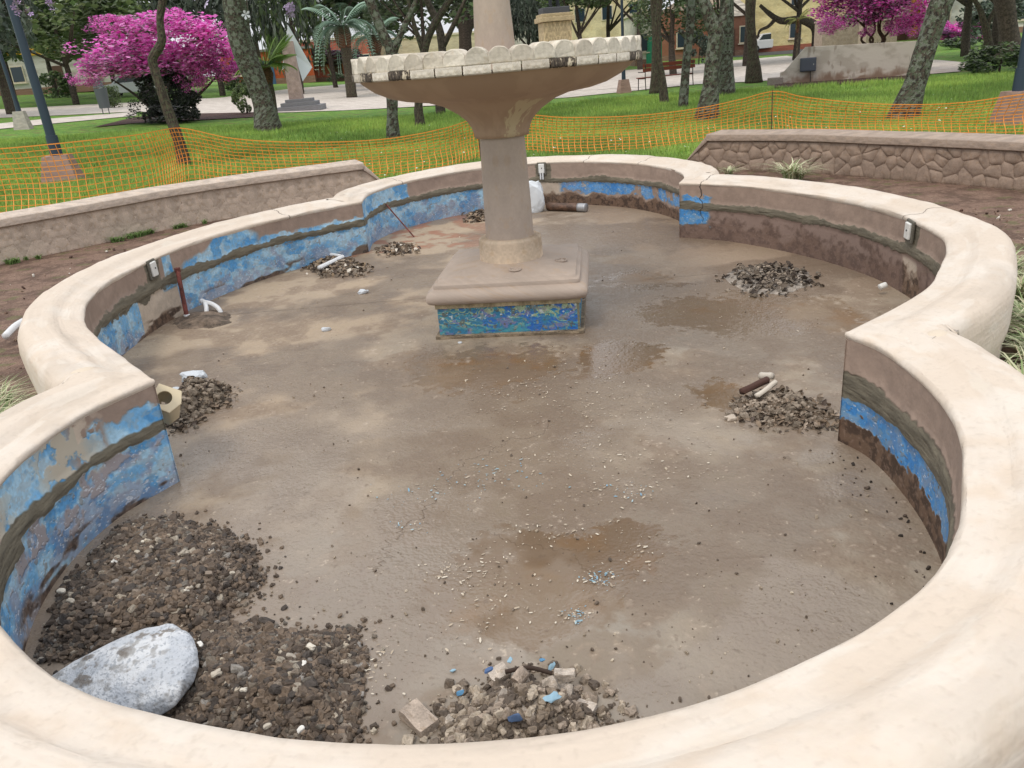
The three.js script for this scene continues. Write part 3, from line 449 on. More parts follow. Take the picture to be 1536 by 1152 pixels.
function inBasin(x, z, mar) { return inPoly(x, z, BASIN) && edgeD(x, z, BASIN) > mar; }
const BASIN = (() => { const o = []; const add = (k, rev) => { const l = TR[k].pts(60); if (rev) l.reverse(); o.push(...l); }; add('front'); add('right', true); add('back', true); add('left', true); return o; })();
gravelHeap(fl([[195, 788], [260, 778], [330, 798], [385, 830], [388, 880], [340, 925], [330, 955], [250, 970], [170, 985], [60, 1000], [62, 950], [95, 890], [140, 830]]), .075, 'heap of dark wet gravel against the blue front wall', 5, 7000);
gravelHeap(fl([[270, 1000], [300, 955], [380, 940], [450, 955], [530, 948], [538, 985], [530, 1040], [534, 1090], [520, 1135], [460, 1140], [340, 1120], [240, 1090]]), .07, 'heap of dark wet gravel in front of the pale sack', 9, 6200);
{ // pale pebbles that stand out among the gravel
  const r = rng(41); const g = rock(21, .02, .011, .014, 2, .5), P = [[97, 889], [111, 904], [176, 845], [250, 870], [283, 890], [288, 885], [300, 852], [275, 845], [220, 815], [210, 830], [320, 828], [176, 950], [370, 1040], [330, 1015], [305, 970], [440, 990], [470, 975], [405, 1095], [455, 1100], [240, 868], [315, 855], [352, 862], [460, 1000], [415, 975]];
  P.forEach(([x, y], i) => { const [a, b] = floorXZ(x, y + 12); if (!inBasin(a, b, .03)) return; const m = solo('pale_pebble', g, std(['#cfc8ba', '#b7ae9f', '#e4e2dc', '#a89f92'][i % 4], .8), 'small pale pebble lying on the dark gravel', 'pebble', [a * .97, .085, b * .97], 'pale pebbles on the gravel'); m.rotation.set(r() - .5, r() * 6, r() - .5); m.scale.setScalar(.42 + r() * .4); });
}
{ // the pale sack: a sagging pillow smeared with mud
  const tex = painted(1024, 512, .01, (u, v, c, q) => { const n = fbm(u * 9, v * 6, 5), m = fbm(u * 34, v * 20, 4), f = fbm(u * 110, v * 60, 3); c[0] = 186; c[1] = 191; c[2] = 198; mix(c, [208, 211, 215], ss(.4, .6, n)); mix(c, [132, 130, 128], ss(.56, .72, m * .7 + n * .3) * .6); mix(c, [104, 96, 88], ss(.54, .66, fbm(u * 7 + 20, v * 5 + 3, 5)) * .75 * ss(.46, .6, m)); mix(c, [140, 146, 154], ss(.6, .75, f) * .6); q[0] = .5 + .5 * (m - .5) + .35 * (f - .5); q[1] = .75; }, R);
  const g = new THREE.SphereGeometry(1, 56, 36); g.rotateZ(Math.PI / 2); const p = g.attributes.position; for (let i = 0; i < p.count; i++) { let x = p.getX(i), y = p.getY(i), z = p.getZ(i); const q = (v, e) => Math.sign(v) * Math.pow(Math.abs(v), e); const k = 1 + .16 * (fbm(x * 1.7 + 4, z * 1.7 + y, 3) - .5) * 2 + .03 * (fbm(x * 8, z * 8 + y * 6, 3) - .5); x = q(x, .76) * k; y = q(y, .9) * k; z = q(z, .76) * k; const rg = 1 - Math.abs(fbm(x * 2.2 + z * 2.6 + 3, z * 1.2 - x + 6, 3) - .5) * 5, kn = .05 * (fbm(x * 3 + 8, z * 3 + 2, 4) - .5) + .045 * Math.max(0, rg) * ss(-.3, .9, x); if (y > .45) y = .45 + (y - .45) * .62; if (y < -.35) y = -.35; p.setXYZ(i, x * .25, (y + kn * 2) * .115 + .022 * x - .02 * z, z * .165 * (1 + .22 * x)); } for (let i = 0; i < p.count; i++) g.attributes.uv.setXY(i, p.getX(i) * 1.3 + .5, p.getZ(i) * 1.9 - p.getY(i) * .9 + .5); g.computeVertexNormals();
  const c = onPlane(188, 1008, .1); const m = solo('sack', g, tex, 'large pale grey bulging sack smeared with mud lying between the gravel heaps', 'sack', [c.x - .04, .06, c.z + .016]); m.rotation.set(.04, .38, .02); m.scale.set(.9, .6, .84);
}
const CONC = ['#b3a89c', '#a0968b', '#bdb2a6', '#ab9c8e'].map((c, i) => mottled(c, { amp: .22, size: 256, scale: 6, bump: .004, seed: i * 7 })), BLUECHIP = std('#5588ae', .75), BLUECHIP2 = std('#8fb0c2', .75);
function chunk(x, y, sx, sy, sz, rot, mat, label, lift = 0, name = 'concrete_chunk', cat = 'rubble') { if (name === 'concrete_chunk') { sx *= .74; sy *= .68; sz *= .74; lift *= .65; x -= (x - 760) * .1; } const [a, b] = floorXZ(x, y); const g = new THREE.BoxGeometry(sx, sy, sz, 4, 3, 4), p = g.attributes.position, r = x * .37; for (let i = 0; i < p.count; i++) { const X = p.getX(i), Y = p.getY(i), Z = p.getZ(i), e = Math.min(sx, sy, sz), n = (fbm(X / e * 1.1 + r, Z / e * 1.1 + Y / e + r, 3) - .5) * (name === 'concrete_chunk' ? .95 : .4) * e, l = Math.hypot(X / sx, Y / sy, Z / sz) * 2; const k = l > 1.35 ? 1 - .06 * (l - 1.35) / .38 : 1; p.setXYZ(i, X * k + n * .6, Y * k + n, Z * k + n * .5); } { const u = g.attributes.uv; for (let i = 0; i < u.count; i++) u.setXY(i, u.getX(i) * .22 + (x % 7) * .13, u.getY(i) * .22 + (y % 5) * .17); } g.computeVertexNormals(); const m = solo(name, g, mat, label, cat, [a, sy / 2 + lift, b], name === 'concrete_chunk' ? 'broken pieces on the rubble heap' : undefined); m.rotation.set(rot[0], rot[1], rot[2]); return m; }
{
  const P = fl([[660, 1085], [690, 1050], [740, 1030], [790, 1020], [850, 1030], [890, 1050], [915, 1075], [900, 1110], [800, 1140], [680, 1145], [650, 1120]]), [g, f, B] = mound(P, .085, 3, .016), r = rng(3), L = [];
  const hm = solo('rubble_heap', g, mottled('#8f8376', { amp: .3, scale: 9, bump: .012 }), 'heap of broken mortar and dirt by the cream rim', 'rubble');
  for (let i = 0; i < 3000; i++) { const x = lerp(B[0] - .05, B[1] + .05, r()), z = lerp(B[2] - .04, B[3], r()); if (!inPoly(x, z, P) && !(edgeD(x, z, P) < .07 && r() < .25)) continue; if (!inBasin(x, z, .03)) continue; const s = .003 + .015 * Math.pow(r(), 3); L.push({ x, z, y: Math.max(0, f(x, z)) + s * .3, a: r() * 3, b: r() * 6, c: r() * 3, s, col: ['#9a8c7e', '#857768', '#73675b', '#b0a392', '#5d5248'][Math.floor(r() * 5)] }); }
  scatter('mortar_crumbs', 'crumbled grey mortar strewn over the rubble heap', 'rubble', rockG[2], STONEM, L);
  chunk(630, 1085, .058, .03, .1, [.05, .72, 0], CONC[3], 'loose pinkish half brick lying apart from the rubble heap', 0, 'brick_piece', 'brick');
  chunk(748, 1018, .075, .03, .06, [.12, .5, .1], CONC[0], 'flat angular grey slab piece at the far edge of the rubble', .01);
  chunk(858, 1035, .075, .035, .034, [0, -.06, .02], CONC[2], 'small rectangular pale block on top of the rubble heap', .06);
  chunk(858, 1052, .06, .035, .045, [.3, -.2, .1], CONC[1], 'brownish broken block under the pale rectangular block', .03);
  chunk(785, 1035, .055, .04, .04, [.4, .8, .2], CONC[3], 'pinkish wedge of mortar leaning on the rubble heap', .05);
  chunk(755, 1075, .034, .03, .085, [.35, -.5, .25], CONC[1], 'long narrow mortar piece standing up in the rubble', .06);
  chunk(835, 1050, .05, .045, .05, [.5, .2, .3], CONC[0], 'rounded grey lump next to the pale block', .05);
  chunk(892, 1070, .07, .03, .045, [.1, -.5, .05], CONC[2], 'weathered pale piece at the end of the rubble heap', .01);
  chunk(665, 1085, .03, .025, .03, [.2, .6, .4], CONC[2], 'small pale lump between the half brick and the heap', 0);
  chunk(800, 1085, .06, .05, .06, [.2, 1, .4], CONC[1], 'dark lump of mortar in the middle of the rubble', .05);
  chunk(735, 1100, .06, .05, .07, [.6, .4, .1], CONC[3], 'cracked brown lump low on the rubble heap', .03);
  const chip = (x, y, s, rot, m, lab, lift) => { const gg = rock(Math.round(x + y), s * .7, .003, s * .4, 1, .7); const [a, b] = floorXZ(x, y); const o = solo('paint_chip', gg, m, lab, 'paint chip', [a, lift, b], 'blue paint chips in the rubble'); o.rotation.set(...rot); };
  chip(694, 1062, .016, [.9, .3, .5], BLUECHIP, 'bright blue paint chip standing at the edge of the rubble', .05); chip(738, 1050, .016, [.3, .2, .2], std('#4a6590', .7), 'dark blue paint chip on the rubble heap', .1); chip(770, 1040, .012, [.2, 1, .1], BLUECHIP2, 'pale blue paint chip on the rubble top', .11); chip(832, 1088, .03, [.35, .6, -.4], BLUECHIP2, 'large curled blue paint flake low on the rubble', .09); chip(775, 1110, .022, [1.1, .2, .3], std('#43597a', .7), 'navy blue chip wedged into the rubble', .07); chip(830, 1022, .02, [.5, .5, .8], BLUECHIP2, 'pale blue flake sticking out behind the rubble', .05); chip(817, 1040, .012, [.4, 0, .2], BLUECHIP, 'small bright blue chip by the pale block', .11); chip(680, 1008, .01, [0, .4, 0], BLUECHIP2, 'flat pale blue chip on the bare floor', .006);
  const [a, b] = floorXZ(760, 1030), [c, d] = floorXZ(830, 1030); solo('stick', limb([V3(a, .05, b), V3((a + c) / 2, .055, (b + d) / 2 - .01), V3(c, .045, d)], [.006], 6), std('#3b2d24'), 'dark stick lying across the back of the rubble', 'stick');
}
// dead leaves: a small curled leaf
const LEAFG = (() => { const g = grid(4, 3, (a, b) => { const w = .34 * Math.sin(Math.PI * clamp(a * .94 + .03)); return [(a - .5), .18 * (b - .5) ** 2 * 4 * .6 + .14 * Math.sin(a * 3), (b - .5) * 2 * w]; }); return g; })();
function litter(P, H, label, seed, n, cols, size, under = '#51473d', silt = 0) {
  const [g, f, B] = mound(P, H, seed, .025), r = rng(seed), L = []; const hm = solo('litter_mound', g, mottled(under, { amp: .35, scale: 10, bump: .01 }), label.replace('litter', 'mud beneath the litter'), 'mud');
  for (let i = 0; i < n * 4 && L.length < n; i++) { const x = lerp(B[0] - .06, B[1] + .06, r()), z = lerp(B[2] - .05, B[3] + .05, r()); const ed = edgeD(x, z, P), ip = inPoly(x, z, P); if (!ip && !(ed < .07 && r() < .12)) continue; if (ip && ed < .09 && r() < .7 * silt) continue; if (!inBasin(x, z, .02)) continue; const s = size * .68 * (.45 + r()); L.push({ x, z, y: Math.max(0, f(x, z)) + s * .12, a: (r() - .5) * 1.7, b: r() * 6.3, c: (r() - .5) * 1.5, sx: s, sy: s, sz: s * (.6 + .6 * r()), col: cols[Math.floor(r() * cols.length)] }); }
  { const K = []; for (let i = 0; i < n * .5; i++) { const q = L[Math.floor(r() * L.length)], s = .006 + .02 * r() * r(); K.push({ x: q.x + (r() - .5) * .03, z: q.z + (r() - .5) * .03, y: q.y - .004 + s * .2, a: r() * 3, b: r() * 6, c: r() * 3, s, col: ['#84786a', '#6f6457', '#978a7b'][Math.floor(r() * 3)] }); } scatter('mud_clods', label.replace('litter', 'litter clods'), 'mud', rockG[2], STONEM, K); }
  scatter('leaf_litter', label, 'leaf litter', LEAFG, new THREE.MeshStandardMaterial({ roughness: .9, side: THREE.DoubleSide }), L);
}
const BRN = ['#6a5c4e', '#544840', '#7a6a5a', '#483e36', '#887766', '#625649'];
litter(fl([[236, 640], [250, 612], [268, 590], [310, 580], [345, 585], [340, 605], [300, 625], [270, 645]]), .12, 'muddy leaf litter heaped at the left cusp beside the jug', 11, 900, [...BRN, '#8d8073', '#776b5e'], .04, '#746859');
litter(fl([[455, 402], [480, 390], [520, 390], [552, 402], [540, 414], [490, 416]]), .04, 'leaf litter with white scraps below the pale blue wall', 12, 460, [...BRN, '#8d7a63', '#cfc7ba'], .06, '#6a5c4e');
litter(fl([[572, 376], [590, 366], [620, 368], [618, 380], [585, 384]]), .03, 'small leaf litter patch at the far left cusp', 13, 240, [...BRN, '#a58f78', '#cfc7ba'], .06, '#6a5c4e');
litter(fl([[700, 324], [715, 316], [735, 320], [730, 332], [708, 334]]), .03, 'dry leaf litter half hidden behind the column', 14, 200, [...BRN, '#a58f78'], .07, '#6a5c4e');
litter(fl([[1080, 415], [1115, 400], [1165, 395], [1212, 408], [1222, 428], [1175, 444], [1115, 440]]), .022, 'dark leaf litter drying in grey silt on the open floor', 15, 420, ['#4a4038', '#382f29', '#5f5449', '#6e655b'], .055, '#8f867c', 1);
litter(fl([[1110, 620], [1125, 600], [1165, 590], [1210, 600], [1238, 632], [1235, 642], [1150, 638]]), .035, 'earthy leaf litter heap near the right front cusp', 16, 900, [...BRN, '#8b7a68', '#a8998a'], .045, '#7a6d60');
for (const [x, y, x2, y2, r, m, lab] of [[480, 411, 516, 396, .02, PVC, 'white plastic pipe offcut on the litter below the blue wall'], [492, 389, 512, 394, .016, PVC, 'shorter white pipe offcut behind the longer one'], [1112, 602, 1150, 588, .018, std('#4a3128'), 'thick dark stick on the right litter heap'], [1135, 607, 1163, 590, .012, std('#c9c0b2'), 'pale stripped stick on the right litter heap'], [1140, 577, 1158, 583, .017, std('#c4bcb0'), 'pale broken stick end behind the dark stick'], [1318, 443, 1328, 442, .02, WHITE, 'small white plastic stopper on the floor by the plaster patch']]) { const a = onPlane(x, y), b = onPlane(x2, y2); solo(m === PVC ? 'pipe_offcut' : m === WHITE ? 'bottle_stopper' : 'stick', limb([V3(a.x, r + .03, a.z), V3(b.x, r + .045, b.z)], [r, r * .92], 9, m === PVC || m === WHITE ? 0 : .35, x), m, lab, m === PVC ? 'pipe' : m === WHITE ? 'stopper' : 'stick'); }
for (const [x, y, s, lab] of [[291, 570, .06, 'pale blue grey crumpled plastic on the litter by the jug'], [266, 588, .03, 'small crumpled white paper scrap by the jug'], [690, 515, .012, 'white chip on the floor before the plinth'], [545, 440, .035, 'flattened clear plastic scrap on the left floor'], [490, 496, .03, 'pale blue plastic scrap on the left floor'], [1184, 403, .014, 'white scrap on the drying silt patch'], [1097, 630, .025, 'pale mortar lump beside the right litter heap']]) { const [a, b] = s > .05 ? (() => { const q = onPlane(x, y, .08); return [q.x, q.z]; })() : floorXZ(x, y); solo('scrap', rock(Math.round(x), s, s * .5, s * .7, 2, .5), std(y > 600 ? '#b8ab9c' : '#c6ccd2', .6), lab, 'scrap', [a, s * .35 + (s > .05 ? .075 : 0), b]); }
{ // thin peeled paint flakes and grit over the floor, in patches
  const flake = (() => { const g = new THREE.CircleGeometry(1, 5); g.rotateX(-Math.PI / 2); return g; })(), r = rng(19), A = [], C = [];
  const patch = [[860, 590, 170, 50, 700, 0], [940, 620, 220, 40, 500, 0], [740, 715, 90, 22, 260, 1], [860, 680, 150, 26, 420, 0], [900, 735, 120, 40, 260, 0], [690, 858, 70, 36, 300, 0], [830, 800, 120, 30, 260, 0], [895, 870, 42, 20, 260, 1], [865, 925, 28, 14, 200, 1], [945, 740, 40, 14, 120, 1], [1010, 700, 140, 40, 260, 0], [780, 590, 120, 30, 200, 0], [640, 740, 80, 24, 140, 1], [610, 790, 30, 12, 60, 1], [900, 540, 120, 30, 200, 0], [1100, 470, 170, 50, 260, 0], [1330, 460, 40, 20, 120, 0], [760, 880, 90, 60, 160, 0], [960, 830, 50, 40, 120, 0], [700, 950, 120, 50, 140, 0], [560, 1000, 50, 70, 160, 0], [750, 505, 120, 14, 90, 0]];
  const G = () => (r() + r() + r() - 1.5) / 1.1;
  for (const [x, y, w, h, n, t] of patch) for (let i = 0; i < n * .34; i++) { const px = x + G() * w, py = y + G() * h; if (py > 1130) continue; const [a, b] = floorXZ(px, py); if (!inBasin(a, b, .04)) continue; const s = (.0016 + .0042 * Math.pow(r(), 2.5)); (C).push({ x: a, z: b, y: .004 + r() * .002, a: (r() - .5) * .5, b: r() * 6.3, c: (r() - .5) * .5, sx: s * (1 + 1.1 * r()), sy: s, sz: s * .7, col: t && r() < .6 ? ['#86a4ae', '#7a9cb0', '#9fb4ba'][Math.floor(r() * 3)] : ['#c0b3a0', '#b0a18d', '#d0c6b5', '#9a8c7b'][Math.floor(r() * 4)] }); }
  scatter('paint_flakes', 'tiny pale and blue paint flakes strewn over the basin floor', 'paint flakes', flake, new THREE.MeshStandardMaterial({ roughness: .8, side: THREE.DoubleSide }), C);
  const D = []; for (let i = 0; i < 1100; i++) { const px = 120 + r() * 1300, py = 340 + Math.pow(r(), .8) * 780; const [a, b] = floorXZ(px, py); if (!inBasin(a, b, .03)) continue; const s = .002 + .006 * Math.pow(r(), 4); D.push({ x: a, z: b, y: s * .4, a: r() * 3, b: r() * 6, c: r() * 3, s, col: ['#5f5348', '#7a6c5e', '#a09280', '#c9bca8', '#6b5e52'][Math.floor(r() * 5)] }); }
  for (let i = 0; i < 40; i++) { const s0 = (4.4 + r() * 1.2), p = TR.front.at(s0, -.03 - .16 * r() * r()); const s = .004 + .008 * r() * r(); D.push({ x: p[0], z: p[2], y: s * .4, a: r() * 3, b: r() * 6, c: r() * 3, s, col: ['#3f362e', '#574a40', '#2f2822'][Math.floor(r() * 3)] }); }
  scatter('grit', 'dark grit and mortar crumbs scattered over the basin floor', 'grit', rockG[1], STONEM, D);
}

// ---------------------------------------------------------------- low stone walls behind the fountain
function retaining(pts, label, relief, seed, tone, moss) {
  const t0 = track(pts, 1), mid = t0.at(t0.L / 2, .3), m0 = t0.at(t0.L / 2, 0), t = Math.hypot(mid[0], mid[2] + 5) > Math.hypot(m0[0], m0[2] + 5) ? track(pts, -1) : t0;   // +d towards the fountain
  const L = t.L, H = .36, g = thing('low_stone_wall', label, 'wall'), r = rng(seed);
  const body = mottled(tone[0], { amp: .16, scale: 8, bump: .006, sp: [128, 104, 86], seed }), caps = mottled(tone[1], { amp: .1, scale: 9, bump: .004, seed: seed + 3 });
  const slope = (s) => Math.min(1, (s + .02) / .38, (L - s + .02) / .38);         // raked ends
  part(g, 'core', merge([grid(60, 3, (a, b) => { const s = a * L; return t.at(s, .0, -.05 + b * (H * slope(s) + .05)); }, (a, b) => [a * L, b * H]), grid(60, 1, (a, b) => { const s = a * L; return t.at(s, -.42 * b, H * slope(s)); }), grid(60, 1, (a, b) => { const s = L - a * L; return t.at(s, -.42, -.05 + b * (H * slope(s) + .05)); })]), body);
  const prof = [[-.46, .352], [.035, .352], [.045, .36], [.045, .425], [.035, .435], [-.45, .44], [-.46, .43], [-.46, .352]];
  const c0 = .36, c1 = L - .36; part(g, 'coping', merge([grid(90, prof.length - 1, (a, b) => { const s = lerp(c0, c1, a), p = prof[Math.round(b * (prof.length - 1))]; return t.at(s, p[0] + .008 * (fbm(s * 4 + seed, b * 3, 3) - .5), p[1] + .01 * (fbm(s * 2, seed + b, 3) - .5)); }, (a, b) => [a * L, b]), ...[c0, c1].map((s) => { const P = prof.slice(0, -1).map((p) => t.at(s, p[0], p[1])), v = [], n = P.length; for (let i = 1; i < n - 1; i++) { const q = [P[0], P[i], P[i + 1]]; for (const k of s === c0 ? [0, 1, 2] : [0, 2, 1]) v.push(...q[k]); } return geom(v, null, new Array(v.length / 3 * 2).fill(0)); })]), caps);
  // raked end copings
  for (const e of [0, 1]) part(g, 'end_coping', grid(8, prof.length - 1, (a, b) => { const u = lerp(.0, .37, a), s = e ? L - u : u, p = prof[Math.round((e ? 1 - b : b) * (prof.length - 1))]; return t.at(s, p[0] - .012, p[1] * slope(s) * .97 + .0); }, (a, b) => [a, b]), caps);
  // rounded stones: cells clipped from a jittered layout on the face
  const seeds = []; const rowsN = 3; for (let j = 0; j < rowsN; j++) for (let s = 0; s < L; s += .15) seeds.push([s + (j % 2) * .07 + (r() - .5) * .15, (j + .5) * H / rowsN + (r() - .5) * .11]);
  const mats = [0, 1, 2].map((i) => mottled(new THREE.Color(tone[0]).multiplyScalar([1, .94, 1.05][i]), { amp: .14, scale: 6, size: 256, bump: .006, seed: i * 5 + seed }));
  for (const q of seeds) {
    let P = [[q[0] - .2, -.02], [q[0] + .2, -.02], [q[0] + .2, H - .012], [q[0] - .2, H - .012]];
    for (const o of seeds) { if (o === q || Math.abs(o[0] - q[0]) > .4) continue; const mx = (o[0] + q[0]) / 2, my = (o[1] + q[1]) / 2, nx = o[0] - q[0], ny = o[1] - q[1], k = (p) => (p[0] - mx) * nx + (p[1] - my) * ny; const N = []; for (let i = 0; i < P.length; i++) { const A = P[i], B = P[(i + 1) % P.length], a = k(A), b = k(B); if (a <= 0) N.push(A); if ((a < 0) !== (b < 0)) { const u = a / (a - b); N.push([lerp(A[0], B[0], u), lerp(A[1], B[1], u)]); } } P = N; if (P.length < 3) break; }
    if (P.length < 3) continue; const cx = P.reduce((a, p) => a + p[0], 0) / P.length, cy = P.reduce((a, p) => a + p[1], 0) / P.length;
    if (cx < .05 || cx > L - .05 || cy > H * slope(cx) - .02) continue;
    const ring = []; for (let i = 0; i < P.length; i++) { const A = P[i], B = P[(i + 1) % P.length]; ring.push([lerp(A[0], B[0], .18), lerp(A[1], B[1], .18)], [lerp(A[0], B[0], .82), lerp(A[1], B[1], .82)]); }
    const pos = [], uv = [], ix = [], n = ring.length, hgt = relief * (.7 + .6 * r()), lev = [[1.005, .02], [.9, .42], [.66, .85], [.3, 1]];
    const Hs = (x) => H * slope(x) - .006;
    lev.forEach(([k, z], li) => ring.forEach(([x, y]) => { const X = clamp(cx + (x - cx) * k, .01, L - .01), Y = Math.min(cy + (y - cy) * k, Hs(X)); pos.push(...t.at(X, .002 + Math.max(z, -.1) * hgt * (1 + .3 * (fbm(X * 20, Y * 20 + li, 2) - .5)), Y)); uv.push(X * 2, Y * 2); }));
    pos.push(...t.at(cx, .002 + hgt * (1 + .15 * (r() - .5)), Math.min(cy, Hs(cx)))); uv.push(cx * 2, cy * 2);
    for (let l = 0; l < 3; l++) for (let i = 0; i < n; i++) { const a = l * n + i, b = l * n + (i + 1) % n; ix.push(a, b, b + n, a, b + n, a + n); } for (let i = 0; i < n; i++) ix.push(3 * n + i, 3 * n + (i + 1) % n, 4 * n);
    part(g, 'stone', geom(pos, ix, uv), mats[Math.floor(r() * 3)]);
  }
  return [g, t];
}
const [, WL] = retaining([[-9.2, -5.2], [-7.2, -6.7], [-5.05, -8.4], [-3.8, -9.7], [-2.8, -10.35], [-1.35, -10.95]], 'long low pinkish stone wall with smooth coping beyond the left lobe', .003, 4, ['#bcab9b', '#c2b3a5']);
const [, WR] = retaining([[2.5, -11.0], [3.1, -10.5], [3.65, -9.95], [4.55, -8.55], [5.02, -7.75], [6.6, -5.2]], 'low brown wall of bulging rounded stones beyond the right lobe', .017, 6, ['#978475', '#a49385']);
// ---------------------------------------------------------------- orange safety net
{
  const g = thing('safety_net', 'sagging orange plastic safety net strung behind the low walls', 'fence');
  const ORG = std('#ee9238', .55, { side: THREE.DoubleSide }), ctl = [[-140, 232, .97], [0, 223, .95], [100, 214, .96], [200, 203, .95], [270, 192, .92], [300, 197, .86], [345, 207, .75], [420, 213, .65], [500, 213, .59], [590, 207, .56], [660, 194, .61], [716, 178, .66], [780, 172, .64], [850, 176, .59], [960, 173, .55], [1060, 160, .57], [1110, 149, .63], [1160, 137, .7], [1210, 146, .62], [1300, 155, .5], [1380, 157, .46], [1450, 153, .49], [1536, 141, .57], [1640, 128, .6]];
  const top = ctl.map(([x, y, h]) => onPlane(x, y, h)); const c = new THREE.CatmullRomCurve3(top, false, 'centripetal'); c.arcLengthDivisions = 500; const L = c.getLength(), rows = 13;
  const P = (s, v) => { const t = c.getPointAt(clamp(s / L)), b = terr(t.x, t.z) + .02; const w = .05 * (fbm(s * 1.3, v * 2, 3) - .5) + .012 * (vn(s * 9, v * 6) - .5); return V3(t.x + w * .4 + .02 * (vn(s * 3, v * 5 + 8) - .5), lerp(t.y, b, v) + (v ? .012 * (vn(s * 5, v * 13) - .5) : 0), t.z + w * 2.2 - .12 * Math.sin(v * Math.PI)); };
  const spans = 6; for (let k = 0; k < spans; k++) {
    const pos = [], ix = []; const s0 = L * k / spans, s1 = L * (k + 1) / spans; const strap = (A, B, w, hor) => { const n = pos.length / 3, d = hor ? [0, w, 0] : [w, 0, 0]; for (const [q, e] of [[A, 1], [A, -1], [B, -1], [B, 1]]) pos.push(q.x + d[0] * e, q.y + d[1] * e, q.z); ix.push(n, n + 1, n + 2, n, n + 2, n + 3); };
    for (let j = 0; j <= rows; j++) for (let s = s0; s < s1 - .001; s += .11) strap(P(s, j / rows), P(Math.min(s + .11, s1), j / rows), j === 0 ? .0066 : .005, true);
    for (let s = Math.ceil(s0 / .11) * .11; s < s1; s += .11) for (let j = 0; j < rows; j++) strap(P(s, j / rows), P(s, (j + 1) / rows), .005, false);
    part(g, 'netting', geom(pos, ix), ORG);
  }
  const pm = mottled('#5a4335', { amp: .3, size: 256 });
  for (const [x, y, h] of [[1160, 137, .7], [716, 178, .66]]) { const p = onPlane(x, y, h); const b = terr(p.x, p.z); part(g, 'post', limb([V3(p.x, b - .05, p.z - .012), V3(p.x - .01, p.y + .02, p.z - .012)], [.009], 7), pm); }
}
// ---------------------------------------------------------------- planting beside the basin
const bladeTuft = (seed, n, H, w, curl) => { const r = rng(seed), P = [], ix = [], col = []; for (let i = 0; i < n; i++) { const a = r() * 6.28, h = H * (.5 + .6 * r()), out = curl * (.4 + .9 * r()), bx = (r() - .5) * .08, bz = (r() - .5) * .08, ww = w * (.7 + .6 * r()), px = -Math.sin(a), pz = Math.cos(a), pale = r(); const k = P.length / 3; for (let j = 0; j <= 4; j++) { const t = j / 4, d = out * t * t * h, y = h * (t - .42 * curl * t * t * t), wj = ww * (1 - t * t * .95); for (const e of [-1, 1]) { P.push(bx + Math.cos(a) * d + px * wj * e, y, bz + Math.sin(a) * d + pz * wj * e); const c = pale < .5 ? [.55, .56, .36] : pale < .8 ? [.22, .3, .12] : [.42, .36, .24]; col.push(...c); } } for (let j = 0; j < 4; j++) { const q = k + j * 2; ix.push(q, q + 1, q + 3, q, q + 3, q + 2); } } return geom(P, ix, null, col); };
const BLADE = new THREE.MeshStandardMaterial({ vertexColors: true, roughness: .7, side: THREE.DoubleSide });
